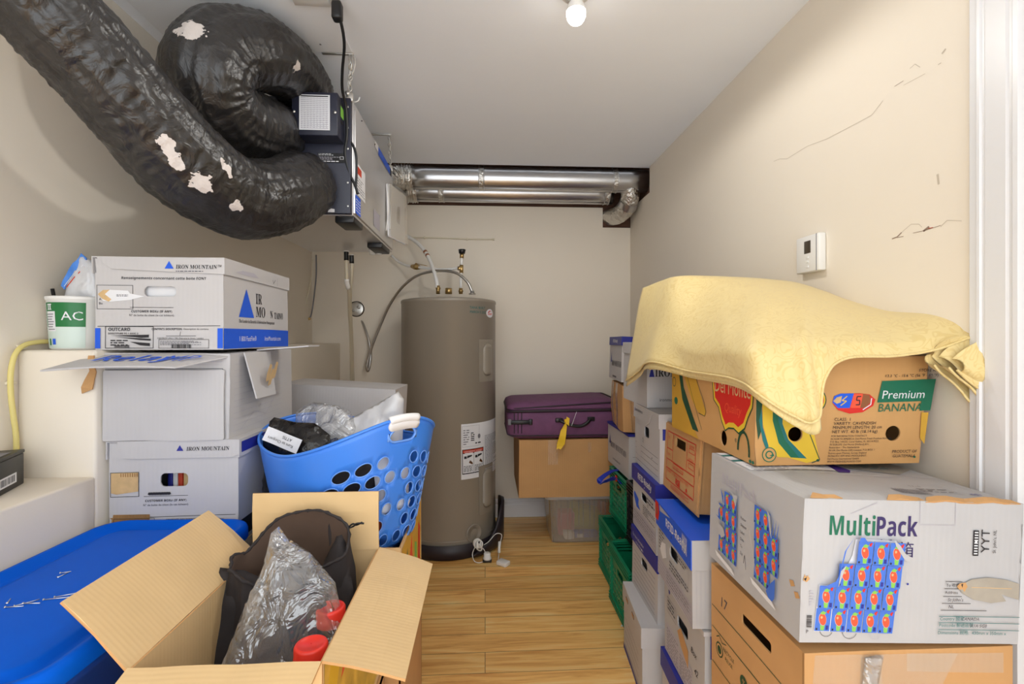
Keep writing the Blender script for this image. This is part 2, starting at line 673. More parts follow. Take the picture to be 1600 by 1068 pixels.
    def text(s, t, m, size, X, align='C', sx=1, shear=0, fit=0):
        V, F, x0, x1 = textmesh(t)
        if fit:
            sx = fit / ((x1 - x0) * size)
        o = {'C': (x0 + x1) / 2, 'L': x0, 'R': x1}[align]
        s.add([((v[0] - o) * size * sx + v[1] * size * shear, v[1] * size, 0) for v in V], F, m, X)

    def warp(s, amp, freq=4, seed=0):
        o = Vector((seed * 3.7, seed * 1.3, seed * 7.9))
        for v in s.bm.verts:
            v.co += noise.noise_vector(v.co * freq + o) * amp

    def build(s, name, parent=None, label=None, loc=None, rot=None, kind=None, attr=None, recalc=False):
        if recalc:
            bmesh.ops.recalc_face_normals(s.bm, faces=s.bm.faces[:])
        me = bpy.data.meshes.new(name)
        s.bm.to_mesh(me)
        s.bm.free()
        for m in s.mats:
            me.materials.append(m)
        o = bpy.data.objects.new(name, me)
        COL.objects.link(o)
        if parent:
            o.parent = parent
        if loc is not None:
            o.location = loc
        if rot is not None:
            o.rotation_euler = rot
        if label:
            o['label'] = label
        if kind:
            o['kind'] = kind
        return o


def tag(o, label, cat, group=None):
    o['label'] = label
    o['category'] = cat
    if group:
        o['group'] = group
    return o


def thing(name, label, cat, loc=(0, 0, 0), rot=(0, 0, 0), group=None):
    o = bpy.data.objects.new(name, None)
    o.empty_display_size = .05
    COL.objects.link(o)
    o.location = loc
    o.rotation_euler = [math.radians(a) for a in rot]
    return tag(o, label, cat, group)


def struct(o):
    o['kind'] = 'structure'
    return o


def crom(pts, n):
    """smooth path through points (Catmull-Rom)"""
    P = [Vector(p) for p in pts]
    P = [P[0] * 2 - P[1]] + P + [P[-1] * 2 - P[-2]]
    out = []
    for i in range(1, len(P) - 2):
        a, b, c, d = P[i - 1], P[i], P[i + 1], P[i + 2]
        for k in range(n):
            t = k / n
            out.append(.5 * ((2 * b) + (c - a) * t + (2 * a - 5 * b + 4 * c - d) * t * t + (3 * b - a - 3 * c + d) * t ** 3))
    out.append(P[-2])
    return out


# ------------------------------------------------------------------ cartons
def faceM(f, w, d, h):
    """matrix taking (u from the left edge, v from the bottom, out) of one side to the box's own space"""
    if f == 'front':
        X, Y, O = (1, 0, 0), (0, 0, 1), (-w / 2, -d / 2, 0)
    elif f == 'left':
        X, Y, O = (0, -1, 0), (0, 0, 1), (-w / 2, d / 2, 0)
    elif f == 'right':
        X, Y, O = (0, 1, 0), (0, 0, 1), (w / 2, -d / 2, 0)
    elif f == 'back':
        X, Y, O = (-1, 0, 0), (0, 0, 1), (w / 2, d / 2, 0)
    else:
        X, Y, O = (1, 0, 0), (0, 1, 0), (-w / 2, -d / 2, h)
    X, Y = Vector(X), Vector(Y)
    m = Matrix((X, Y, X.cross(Y))).transposed().to_4x4()
    m.translation = Vector(O)
    return m


def held(fn):
    """all pieces of one composite mark share a print layer"""
    def go(s, *a, **k):
        h, s.hold = getattr(s, 'hold', False), True
        if not h and hasattr(s, 'l'):
            s.l += 1
        fn(s, *a, **k)
        s.hold = h
    return go


class Face:
    """printing on one side of a box (or any flat piece): everything lies a hair above the board"""

    def __init__(s, mb, X, eps=.0008):
        s.mb, s.X, s.e, s.l, s.hold = mb, X, eps, 0, False

    def _m(s, u, v, rot=0):
        s.l += 0 if s.hold else 1
        return s.X @ Matrix.Translation((u, v, s.e + .00005 * s.l)) @ Matrix.Rotation(math.radians(rot), 4, 'Z')

    def poly(s, pts, m):
        X = s._m(0, 0)
        big = max(max(p[k] for p in pts) - min(p[k] for p in pts) for k in (0, 1)) > .07
        V, T = triang(dense(pts, .025 if big else .06), [], .022 if big else 0)
        s.mb.add([(u, v, 0) for u, v in V], T, m, X)

    def rect(s, u0, v0, u1, v1, m):
        s.poly([(u0, v0), (u1, v0), (u1, v1), (u0, v1)], m)

    @held
    def frame(s, u0, v0, u1, v1, m, t=.0012):
        for a in ((u0, v0, u1, v0 + t), (u0, v1 - t, u1, v1), (u0, v0, u0 + t, v1), (u1 - t, v0, u1, v1)):
            s.rect(*a, m)

    def line(s, u0, v0, u1, v1, m, t=.0012):
        dx, dy = u1 - u0, v1 - v0
        q = math.hypot(dx, dy) or 1
        nx, ny = -dy / q * t / 2, dx / q * t / 2
        s.poly([(u0 - nx, v0 - ny), (u1 - nx, v1 - ny), (u1 + nx, v1 + ny), (u0 + nx, v0 + ny)], m)

    @held
    def path(s, pts, m, t=.0015):
        for a, b in zip(pts, pts[1:]):
            s.line(a[0], a[1], b[0], b[1], m, t)

    def text(s, t, u, v, size, m, align='L', sx=1, rot=0, shear=0, fit=0):
        s.mb.text(t, m, size, s._m(u, v, rot), align, sx, shear, fit)

    @held
    def barcode(s, u0, v0, u1, v1, m='ink', seed=1, vert=False):
        R = random.Random(seed)
        u = u0 if not vert else v0
        end = u1 if not vert else v1
        unit = (end - u) / 60
        while u < end - unit * 3:
            a = unit * R.choice((1, 1, 2, 3))
            s.rect(*((u, v0, u + a, v1) if not vert else (u0, u, u1, u + a)), m)
            u += a + unit * R.choice((1, 1, 2))

    @held
    def fine(s, u0, v0, u1, v1, rows, m='inkgrey', seed=1, fill=.5):
        """print too small to read: rows of short dashes"""
        R = random.Random(seed)
        st = (v1 - v0) / rows
        for k in range(rows):
            v = v1 - (k + .75) * st
            u = u0
            end = u1 if R.random() < .7 else u0 + (u1 - u0) * R.uniform(.4, .9)
            while u < end:
                a = R.uniform(.8, 2.6) * st
                s.rect(u, v, min(end, u + a), v + st * fill, m)
                u += a + st * .5

    def tri(s, u, v, w, h, m, lean=.5):
        s.poly([(u, v), (u + w, v), (u + w * lean, v + h)], m)


def carton(mb, w, d, h, m, holes={}, th=.004, top=None, back='kraft', rim='kraft', grid=.06, tape=None, skip=()):
    grid = min(grid, .04)
    for f in ('front', 'left', 'right', 'back'):
        if f in skip:
            continue
        ww = w if f in ('front', 'back') else d
        mb.sheet(dense([(0, 0), (ww, 0), (ww, h), (0, h)], grid), holes.get(f, []), m, faceM(f, w, d, h), th, grid, None, back, rim)
    mb.box((0, 0, th / 2), (w - .001, d - .001, th), m)
    if top == 'x':       # two top flaps meeting along x
        for y0, y1 in ((0, d / 2 - .001), (d / 2 + .001, d)):
            mb.sheet(dense([(0, y0), (w, y0), (w, y1), (0, y1)], grid), [], m, faceM('top', w, d, h), th, grid, None, back, rim)
        if tape:
            mb.sheet([(0, d / 2 - .025), (w, d / 2 - .025), (w, d / 2 + .025), (0, d / 2 + .025)], [], tape, faceM('top', w, d, h + .001), .0005, 0)
    elif top == 'y':
        for x0, x1 in ((0, w / 2 - .001), (w / 2 + .001, w)):
            mb.sheet(dense([(x0, 0), (x1, 0), (x1, d), (x0, d)], grid), [], m, faceM('top', w, d, h), th, grid, None, back, rim)
    elif top:
        mb.sheet(dense([(0, 0), (w, 0), (w, d), (0, d)], grid), [], m, faceM('top', w, d, h), th, grid, None, back, rim)


def lidmesh(mb, w, d, z0, z1, m, outl={}, rim=None, mats={}, grid=.06, th=.003):
    """drop-on lid: flat top and four skirts"""
    for f in ('front', 'left', 'right', 'back'):
        ww = w if f in ('front', 'back') else d
        o = outl.get(f, [(0, z0), (ww, z0), (ww, z1), (0, z1)])
        mb.sheet(dense(o, grid), [], mats.get(f, m), faceM(f, w, d, 0), th, grid, None, m, rim or mats.get(f, m))
    mb.sheet(dense([(0, 0), (w, 0), (w, d), (0, d)], grid), [], mats.get('top', m), faceM('top', w, d, z1), th, grid, None, m, rim or mats.get('top', m))


def banker(name, label, group, loc, dims, rot=(0, 0, 0), lidh=.055, lidm='white', bodym='white', holes=('front',), hw=.085, hh=.028,
           bodyprint=None, lidprint=None, lidoutl={}, lidmats={}, seed=1, warp=.005, hz=None, cat='box', nolid=False):
    w, d, h = dims
    t = thing(name, label, cat, loc, rot, group)
    mb = MB()
    H = {}
    for f in holes:
        ww = w if f in ('front', 'back') else d
        hv = hz or h * .72
        H[f] = [rrect(ww / 2 - hw / 2, hv - hh / 2, ww / 2 + hw / 2, hv + hh / 2, .012)]
    carton(mb, w, d, h - .003, bodym, H, back=bodym, rim=bodym)
    if bodyprint:
        bodyprint(lambda f: Face(mb, faceM(f, w, d, h)), w, d, h)
    mb.warp(warp, 2.6, seed)
    mb.build('body', t)
    if not nolid:
        lb = MB()
        lw, ld = w + .01, d + .01
        lidmesh(lb, lw, ld, h - lidh, h + .002, lidm, lidoutl, mats=lidmats)
        if lidprint:
            lidprint(lambda f: Face(lb, faceM(f, lw, ld, h + .002)), lw, ld, h)
        lb.warp(warp, 2.6, seed)
        lb.build('lid', t)
    return t


# ================================================================== the room
XL, XR, YB, YF, ZC = -1.225, 1.065, 3.52, -.6, 2.40
YC = 3.12                                   # the ceiling board stops short of the back wall

b = MB()
b.box(((XL + XR) / 2, (YB + YF) / 2 + .05, -.05), (XR - XL + .6, YB - YF + .5, .1), 'floor')
struct(b.build('floor'))

b = MB()
b.box(((XL + XR) / 2, (YC + YF) / 2, ZC + .006), (XR - XL + .2, YC - YF, .012), 'ceil')
b.box(((XL + XR) / 2, (3.0 + YF) / 2, ZC + .16), (XR - XL + .2, 3.0 - YF, .28), 'wood_dark')
b.box(((XL + XR) / 2, (YC + YB) / 2, ZC + .25), (XR - XL + .2, .5, .1), 'wood_dark')
struct(b.build('ceiling'))

# back wall: cut low along the top for the ducts, with a square hole under the corner
b = MB()
zt = 2.245
b.sheet(dense([(XL - .05, 0), (XR + .05, 0), (XR + .05, 2.10), (.86, 2.10), (.86, zt), (XL - .05, zt)], .3), [], 'wall',
        Matrix(((1, 0, 0, 0), (0, 0, -1, YB), (0, 1, 0, 0), (0, 0, 0, 1))), .012, .3, rim='wood_dark')
b.box(((XL + XR) / 2, YB + .09, 1.3), (XR - XL + .4, .14, 2.6), 'wood_dark')
struct(b.build('wall_back'))

b = MB()
b.box((XL - .06, (YB + YF) / 2, 1.2), (.12, YB - YF, 2.4), 'wall')
struct(b.build('wall_left'))
b = MB()
b.box(((XL - 1.028) / 2, (1.344 + YF) / 2, .461), (1.225 - 1.028, 1.344 - YF, .922), 'wall', bev=.006)
b.box(((XL - 1.028) / 2, (1.344 + YB) / 2, .628), (1.225 - 1.028, YB - 1.344, 1.256), 'wall', bev=.008)
struct(b.build('wall_left_ledge'))

# right wall with the notch where a duct leaves, and its scuffs
b = MB()
RX = Matrix(((0, 0, -1, XR), (-1, 0, 0, YB), (0, 1, 0, 0), (0, 0, 0, 1)))
b.sheet(dense([(0, 0), (YB - YF, 0), (YB - YF, ZC), (YB - 3.10, ZC), (YB - 3.10, 2.235), (0, 2.235)], .4), [], 'wall', RX, .012, .4, rim='wood_dark')
b.box((XR + .08, (YB + YF) / 2, 1.3), (.12, YB - YF, 2.6), 'wood_dark')


def wallpath(px, m, t):
    for p, q in zip(px, px[1:]):
        P, Q = atX(p[0], p[1], XR), atX(q[0], q[1], XR)
        d = (Q - P).normalized()
        n = Vector((-1, 0, 0)).cross(d) * t / 2
        o = Vector((-.0006, 0, 0))
        b.add([P + n + o, Q + n + o, Q - n + o, P - n + o], [(0, 1, 2, 3)], m)


wallpath([(1209, 252), (1219, 248), (1230, 248), (1262, 228), (1292, 217), (1340, 192), (1362, 180), (1380, 157)], 'scuff2', .0015)
wallpath([(1398, 135), (1412, 126)], 'scuff', .0012)
wallpath([(1412, 133), (1446, 115)], 'scuff2', .001)
wallpath([(1422, 107), (1430, 100), (1438, 105)], 'scuff2', .0016)
wallpath([(1472, 84), (1478, 76)], 'scuff2', .004)
wallpath([(1466, 101), (1471, 98)], 'scuff2', .002)
wallpath([(1394, 373), (1402, 370), (1409, 363)], 'scuff', .0028)
wallpath([(1402, 371), (1412, 369)], 'scuff', .0015)
wallpath([(1409, 363), (1424, 350), (1436, 350), (1441, 355)], 'scuff2', .0012)
wallpath([(1427, 364), (1445, 360), (1470, 352)], 'scuff', .0012)
wallpath([(1443, 361), (1452, 354)], 'scuff', .005)
wallpath([(1450, 357), (1458, 355)], 'redink', .0014)
wallpath([(1470, 354), (1480, 344), (1503, 345)], 'scuff2', .0012)
wallpath([(1465, 272), (1467, 288)], 'scuff2', .005)
struct(b.build('wall_right'))

# base board along the back wall
b = MB()
prof = [(0, 0), (.016, 0), (.016, .085), (.013, .092), (.013, .108), (.009, .114), (.009, .124), (.004, .13), (0, .13)]
b.add([(-1.0, YB - y, z) for y, z in prof] + [(XR, YB - y, z) for y, z in prof],
      [(i, i + 1, i + 10, i + 9) for i in range(8)] + [tuple(range(9))[::-1], tuple(range(9, 18))], 'trim')
struct(b.build('baseboard_back', recalc=True))

# door casing and door on the right
b = MB()
y1 = 1.006
prof = [(0, 0), (0, .009), (.004, .012), (.020, .013), (.023, .017), (.029, .017), (.032, .013), (.036, .013), (.040, .016),
        (.082, .018), (.087, .015), (.092, .015), (.096, .019), (.105, .019), (.108, .0)]
n = len(prof)
b.add([(XR - x, y1 - s, 0) for s, x in prof] + [(XR - x, y1 - s, 2.15) for s, x in prof],
      [(i, i + 1, i + 1 + n, i + n) for i in range(n - 1)] + [tuple(range(n)), tuple(range(n, 2 * n))[::-1]], 'trim')
struct(b.build('trim_1', recalc=True))
b = MB()
b.box((XR - .003, .47, 1.04), (.014, .80, 2.07), 'trim', bev=.002)
for z in (.55, 1.5):
    for y in (.29, .65):
        b.box((XR - .010, y, z), (.008, .24, .62), 'trim', bev=.003)
struct(b.build('door_1'))

# ------------------------------------------------------------------ bare bulb on the ceiling
t = thing('ceiling_lamp', 'bare lit round light bulb in a holder on the grey ceiling', 'lamp', (.290, 1.540, ZC))
b = MB()
b.lathe([(.052, -.0005), (.053, -.010), (.044, -.020), (.030, -.024), (.028, -.030), (.020, -.032)], 'whiteplastic', 32)
b.build('lamp_holder', t)
b = MB()
b.lathe([(.016, -.030), (.020, -.040), (.0275, -.052), (.0300, -.062), (.0308, -.070)], 'whiteplastic', 32, cap=False)
b.build('bulb_base', t)
b = MB()
b.lathe([(.0308, -.070), (.0312, -.076), (.0300, -.086), (.0262, -.096), (.020, -.104), (.011, -.109), (.001, -.1105)], 'bulb', 32)
b.build('bulb', t)
sd = bpy.data.lights.new('bulb_light', 'SPOT')      # the bulb throws its light downwards
sd.energy = BULB_W
sd.color = (1, .98, .94)
sd.spot_size = PI
sd.spot_blend = .25
sd.shadow_soft_size = .03
so = bpy.data.objects.new('bulb_light', sd)
so.location = (0, 0, -.116)
so.parent = t
COL.objects.link(so)

# ------------------------------------------------------------------ thermostat
t = thing('thermostat', 'white wall thermostat with a small dark screen on the beige right wall', 'thermostat', (XR, 1.520, 1.560))
b = MB()
b.box((-.012, 0, 0), (.024, .112, .118), 'whiteplastic', bev=.004)
b.box((-.0245, -.045, 0), (.002, .0016, .116), 'inkgrey')
b.build('case', t)
b = MB()
b.box((-.0246, -.002, .022), (.0016, .030, .040), 'screen', bev=.0005)
b.build('screen', t)
for k, z in enumerate((-.012, -.026, -.042)):
    b = MB()
    b.box((-.0248, -.002, z), (.002, .012, .007), 'whiteplastic', bev=.0008)
    b.build('button', t)

# ------------------------------------------------------------------ yellow cable on the left wall
b = MB()
pts = [atX(120, 532, -1.214), atX(92, 533, -1.214), atX(60, 534, -1.214), atX(38, 539, -1.213), atX(24, 553, -1.212), atX(17, 580, -1.211), atX(17, 615, -1.211),
       atX(21, 650, -1.211), atX(25, 680, -1.211), atX(26, 720, -1.211)]
b.tube(crom(pts, 8), .0062, 'yellowcable', 10)
for px, py in ((34, 541), (17, 598)):
    p = atX(px, py, -1.219)
    b.box(p, (.012, .022, .009), 'cream', bev=.002)
tag(b.build('wall_cable'), 'pale yellow cable bending down the left wall beside the ledge', 'cable')


# ================================================================== left stack of boxes
SG = 'white cartons in the left stack'


def im_front(F, w, h, seed, outcard=True):
    """record-storage print of a box front"""
    F.line(.09, h * .46, .205, h * .46, 'ink', .0012)
    F.text(bold('CUSTOMER BOX') + '# (' + bold('IF ANY') + ')', .147, h * .405, .0085, 'ink', 'C')
    F.text('N° de boîte du client (le cas échéant)', .147, h * .365, .0078, 'ink', 'C')
    F.line(.006, h * .255, w - .008, h * .262, 'ink', .0014)
    F.text(bold('CONTENTS DESCRIPTION'), .147, h * .215, .0078, 'ink', fit=.080)
    F.text('Description du contenu', .232, h * .218, .0070, 'ink')
    F.line(.222, h * .155, .224, h * .20, 'ink', .001)
    F.line(.185, h * .15, .265, h * .152, 'ink', .0012)
    F.text('DESTROY (MO / YR) Détruire le (mois / année)', .163, h * .118, .0062, 'ink')


def pr_top(fc, w, d, h):
    F = fc('front')
    F.text(bold('Renseignements concernant cette bo') + 'î' + bold('te FONT'), .068, h * .765, .0098, 'ink', shear=.1)
    F.frame(.004, h * .44, .098, h * .70, 'ink', .0011)
    F.poly([(.01, h * .60), (.03, h * .65), (.085, h * .64), (.09, h * .61), (.128, h * .58), (.09, h * .54), (.04, h * .52), (.02, h * .53)], 'paper')
    F.poly([(.007, h * .60), (.02, h * .645), (.038, h * .65), (.025, h * .60), (.042, h * .545), (.035, h * .52), (.018, h * .55)], 'tornpaper')
    F.fine(.055, h * .575, .085, h * .60, 2, 'pencil', 3)
    F.text('A', .010, h * .535, .009, 'ink')
    F.text('Bo', .010, h * .49, .009, 'ink')
    im_front(F, w, h, 1)
    F.frame(.026, .004, .152, h * .255, 'ink', .0014)
    F.text(bold('OUTCARD'), .034, h * .205, .012, 'ink')
    F.text(bold('DIVESTITURE PG 1 AXXC 2'), .034, h * .168, .0062, 'ink')
    F.poly([(.04, h * .155), (.14, h * .165), (.14, h * .135), (.12, h * .13), (.10, h * .14)], 'ink')
    F.poly([(.05, h * .14), (.145, h * .12), (.145, h * .10), (.12, h * .105)], 'ink')
    F.fine(.04, .010, .085, .028, 3, 'ink', 5)
    F.poly([(.09, .022), (.143, .018), (.143, .010), (.118, .012)], 'ink')
    F.barcode(.05, .006, .092, .013, 'ink', 4)
    F.frame(.166, .004, .30, h * .115, 'ink', .001)
    F.fine(.17, .012, .28, h * .10, 4, 'inkgrey', 6)
    F.text('-0002-1-42-46', .225, h * .075, .008, 'inkgrey')
    F.barcode(.20, .005, .255, .015, 'ink', 8)
    F.rect(.0005, .004, .014, .058, 'blue')
    F.rect(w - .015, .004, w - .0005, .058, 'blue')
    G = fc('right')
    G.rect(0, .002, d, .058, 'blue')
    G.text('1 800 FastFile®', .085, .022, .021, 'paper', sx=.8)
    G.text('IronMountain.com', .245, .022, .021, 'paper', sx=.78)
    G.tri(.08, .092, .092, .085, 'blue')
    G.text(serif('IR'), .185, .137, .047, 'ink', sx=.8)
    G.text(serif('MO'), .185, .096, .047, 'ink', sx=.8)
    G.text(serif('N'), .285, .096, .036, 'ink', sx=.75)
    G.text(serif('TAIN') + '®', .315, .096, .030, 'ink', sx=.75)
    G.text(serif('The Leader in Records') + ' & ' + serif('Information Management'), .08, .076, .014, 'ink', sx=.76)


def pl_top(fc, w, d, h):
    F = fc('front')
    F.tri(w * .545, h - .029, .024, .021, 'blue')
    F.text(serif('IRON MOUNTAIN') + '™', w * .63, h - .029, .0155, 'ink', shear=.12, sx=.83)
    F.fine(w * .63, h - .0375, w * .87, h - .0335, 1, 'pencil', 2)
    G = fc('right')
    G.poly([(.06, h - .03), (.10, h - .02), (.17, h - .018), (.20, h - .03), (.14, h - .032)], 'palegrey')
    G.path([(.30, h - .022), (.305, h - .034), (.32, h - .02)], 'pencil', .002)
    G.line(.335, h - .012, .335, h - .04, 'inkgrey', .001)


A_w, A_d, A_h = .338, .43, .247
lo = {'front': [(.05, A_h - .031), (A_w + .01, A_h - .043), (A_w + .01, A_h + .002), (.008, A_h + .002)]}


def archive(name, label, cx, yf, z, dims, rot, bp, lp, lo, seed, hz, lidmats={}, hw=.085, holes=('front',), group=None, lidh=.043, hh=.028):
    return banker(name, label, group, (cx, yf + dims[1] / 2, z), dims, rot, lidh, 'white', 'white', holes, hw, hh, bp, lp, lo, lidmats, seed, .0035, hz)


archive('archive_box', 'white record carton with blue bottom stripe and outcard label, topmost of the left stack', -.883, 1.372, 1.2568, (A_w, A_d, A_h),
        (0, 0, 0), pr_top, pl_top, lo, 3, A_h * .635, group=SG)
b = MB()
b.box((0, 0, 0), (.30, .02, .17), 'paper')
tag(b.build('paper_bundle', None, None, (-.883, 1.398, 1.36)), 'pale papers seen through the handle hole of the topmost left carton', 'paper')

# middle carton with open flaps
B_w, B_d, B_h = .330, .42, .2375
t = thing('open_flap_carton', 'plain white carton with open top flaps, middle of the left stack', 'box', (-.863, 1.372 + B_d / 2, 1.0095), group=SG)
b = MB()
carton(b, B_w, B_d, B_h, 'white', back='white', rim='white', top='x')
F = Face(b, faceM('front', B_w, B_d, B_h))
F.line(.002, .192, B_w - .02, .197, 'pencil', .001)
F.poly([(.145, .196), (.158, .196), (.160, .236), (.150, .236)], 'kraft')
F.poly([(.150, .198), (.156, .198), (.157, .236), (.154, .236)], 'ink')
F.line(B_w - .02, .197, B_w - .012, .006, 'pencil', .0014)
for k, v in enumerate((.205, .214, .223)):
    F.line(.02, v, B_w - .02, v + .002, 'palegrey', .0007)
G = Face(b, faceM('right', B_w, B_d, B_h))
for k in range(12):
    G.line(.02, .02 + .017 * k, .34, .022 + .017 * k, 'palegrey', .0008)
G.path([(.06, .02), (.14, .06), (.22, .04), (.30, .10)], 'palegrey', .0012)
b.warp(.006, 2.6, 5)
b.build('body', t)
b = MB()                      # inner front panel standing a little proud
b.sheet(dense(rrect(0, 0, B_w - .014, .190, .006), .05), [], 'white', faceM('front', B_w, B_d, B_h) @ Matrix.Translation((.004, .002, .0085)), .004, .05)
b.warp(.004, 7, 9)
b.build('front_panel', t)
b = MB()                      # front flap folded out level, carrying the printed name
fx = Matrix.Translation((0, -B_d / 2 - .006, B_h + .001)) @ Matrix.Rotation(math.radians(-172), 4, 'X')
fx = Matrix.Translation((-B_w / 2 - .06, -B_d / 2, B_h)) @ Matrix.Rotation(math.radians(13), 4, 'X') @ Matrix.Translation((0, -.125, 0))
b.sheet(dense([(0, .0), (B_w - .012, .002), (B_w + .055, .125), (.03, .125)], .04), [], 'white', fx, .004, .05,
        lambda u, v, o: Vector((u, v, o - .010 * ((u - .2) / .2) ** 2)))
F = Face(b, fx @ Matrix.Translation((0, 0, .0005)))
F.text(bold('Relay'), .085, .045, .072, 'blue', shear=.30, sx=1.02)
F.text('MP', .245, .045, .072, 'blue', shear=.30, sx=.95)
b.build('front_flap', t)
b = MB()                      # side flap hanging down
sx = faceM('right', B_w, B_d, B_h) @ Matrix.Translation((.05, .105, .012))
b.sheet(dense([(.01, .0), (.135, .0), (.165, .132), (0, .132)], .03), [], 'white', sx, .004, .04,
        lambda u, v, o: Vector((u, v, o + .03 * (1 - v / .132) + .004)))
F = Face(b, sx @ Matrix.Translation((0, 0, .028)) @ Matrix.Rotation(math.radians(12), 4, 'X'))
for k, (a, c) in enumerate(((.055, .05), (.075, .035), (.095, .055))):
    F.poly([(a, c - .005), (a + .018, c), (a + .020, c + .045), (a + .004, c + .05), (a - .004, c + .02)], 'tornpaper')
b.build('side_flap', t)
b = MB()                      # rear part of the side flap, level
b.sheet(dense([(0, 0), (.15, .02), (.15, .12), (0, .14)], .04), [], 'white', Matrix.Translation((B_w / 2 - .01, -.03, B_h + .006)), .004, .05,
        lambda u, v, o: Vector((u, v, o + .012 * u / .15)))
b.build('side_flap', t)
b = MB()                      # torn brown liner at the far left
tx = Matrix.Translation((-B_w / 2 - .030, -B_d / 2 - .034, B_h - .105)) @ Matrix.Rotation(math.radians(90), 4, 'X')
b.sheet(dense([(0, .0), (.03, .012), (.032, .1), (.018, .1), (.016, .06), (.006, .035)], .02), [], 'kraft', tx, .004, .02,
        lambda u, v, o: Vector((u, v, o + .006 * math.sin(v * 90))))
b.build('torn_liner', t)


def pr_low(fc, w, d, h):
    F = fc('front')
    im_front(F, w, h, 2)
    F.frame(.004, h * .46, .078, h * .70, 'ink', .0014)
    F.poly([(.006, h * .50), (.02, h * .485), (.05, h * .50), (.076, h * .51), (.076, h * .695), (.006, h * .695)], 'tornpaper')
    for k in range(8):
        F.rect(.030 + k * .006, h * .655, .033 + k * .006, h * .69, 'flute')
    F.poly([(.006, h * .155), (.104, h * .16), (.106, h * .285), (.012, h * .29), (.010, h * .26), (.002, h * .26), (.008, h * .245)], 'flute')
    F.frame(.012, .003, .118, h * .25, 'ink', .0011)
    F.text('Les', .018, h * .07, .011, 'ink')
    F.rect(.140, .002, .265, h * .105, 'flute')
    pts = [(.103 + .0035 * k, h * (.475 + (.02 if k % 2 else 0))) for k in range(17)]
    F.path(pts, 'ink', .006)
    G = fc('right')
    G.tri(.16, .085, .075, .085, 'navy')
    G.rect(0, .002, d, .052, 'rubber')


def pl_low(fc, w, d, h):
    F = fc('front')
    F.tri(w * .525, h - .027, .0185, .016, 'navy')
    F.text(serif('IRON MOUNTAIN'), w * .60, h - .027, .0155, 'ink', shear=.12, sx=.86)
    G = fc('right')
    G.rect(.012, h - .036, .30, h - .006, 'navy')


C_w, C_d, C_h = .338, .40, .277
lo = {'front': [(.045, C_h - .044), (.075, C_h - .047), (C_w - .01, C_h - .047), (C_w + .01, C_h - .038), (C_w + .01, C_h + .002), (.028, C_h + .002)]}
archive('archive_box', 'white record carton with torn corrugated patches, third down in the left stack', -.845, 1.374, .7305, (C_w, C_d, C_h), (0, 0, 0), pr_low, pl_low, lo, 8,
        C_h * .615, group=SG, lidh=.047, hw=.072, hh=.036)
BG = 'binders inside the lower left carton'
for k, (x, c, lab) in enumerate(((-.886, 'navy', 'blue binder spine seen through the handle hole of the lower left carton'), (-.872, 'paper', 'white binder spine between the blue and the red one in the handle hole'),
                                 (-.858, 'redink', 'red binder spine seen through the handle hole of the lower left carton'), (-.834, 'kraft2', 'tan binder spine right of the red one in the handle hole'))):
    b = MB()
    ww = .012 if k < 3 else .030
    b.box((0, 0, .1), (ww, .20, .2), c, bev=.002)
    tag(b.build('binder', None, None, (x, 1.52, .737)), lab, 'binder', BG)
# the two cartons that carry the stack, hidden behind the blue tote
for z, lab in ((.0, 'white carton standing on the floor at the bottom of the left stack'), (.366, 'white carton second from the floor in the left stack')):
    t = thing('archive_box', lab, 'box', (-.845, 1.376 + .2, z), group=SG)
    b = MB()
    carton(b, .34, .40, .364, 'white', top='x', tape='tape')
    b.warp(.003, 5, z + 3)
    b.build('body', t)

# ------------------------------------------------------------------ yogurt tub with a bag and a stick in it
t = thing('yogurt_tub', 'white and green yogurt tub standing on the ledge left of the topmost carton', 'tub', (-1.149, 1.445, 1.2565))
b = MB()
b.lathe([(.058, 0), (.0615, .003), (.0695, .135), (.071, .136), (.0725, .139), (.0725, .145), (.069, .146), (.066, .135), (.060, .006)], 'whiteplastic', 40)
b.build('tub_body', t)
b = MB()


def onTub(a0, a1, z0, z1, m, n=14, e=.0006):
    V, F = [], []
    for i in range(n + 1):
        a = math.radians(a0 + (a1 - a0) * i / n)
        for z in (z0, z1):
            r = .0615 + .008 * (z - .003) / .132 + e
            V.append((r * math.cos(a), r * math.sin(a), z))
    for i in range(n):
        F.append((2 * i, 2 * i + 2, 2 * i + 3, 2 * i + 1))
    b.add(V, F, m, None, True)


def tubText(s, a, z, size, m, sx=1):
    V, F, x0, x1 = textmesh(s)
    P = []
    for u, v in V:
        zz = z + v * size
        r = .0615 + .008 * (zz - .003) / .132 + .0012
        g = math.radians(a) + (u - x0) * size * sx / r
        P.append((r * math.cos(g), r * math.sin(g), zz))
    b.add(P, F, m)


onTub(225, 320, .004, .128, 'tubpale')
onTub(232, 320, .062, .128, 'tubgreen', e=.0009)
onTub(214, 224, .006, .128, 'paper')
tubText('AC', 275, .080, .034, 'paper', 1.05)
onTub(237, 262, .050, .104, 'paper', e=.0011)
for k in range(7):
    onTub(238.5, 260 - (k * 5) % 7, .054 + k * .0068, .0565 + k * .0068, 'inkgrey', 6, .0014)
for k in range(12):
    onTub(215, 222 - (k * 3) % 4, .010 + k * .0095, .013 + k * .0095, 'inkgrey', 4, .0012)
onTub(251, 260, .014, .030, 'blue', 5, .0012)
onTub(239, 246, .012, .030, 'tubgreen', 5, .0012)
for a0, a1, z0, z1 in ((241, 254, .121, .124), (241, 254, .108, .110), (243, 246, .110, .121), (249, 252, .110, .121)):
    onTub(a0, a1, z0, z1, 'paper', 4, .0013)
b.build('printed_sleeve', t)
b = MB()
b.tube([(-1.185, 1.43, 1.29), (-1.199, 1.418, 1.425)], .0045, 'black', 8)
tag(b.build('stick'), 'thin black stick poking out of the yogurt tub', 'stick')
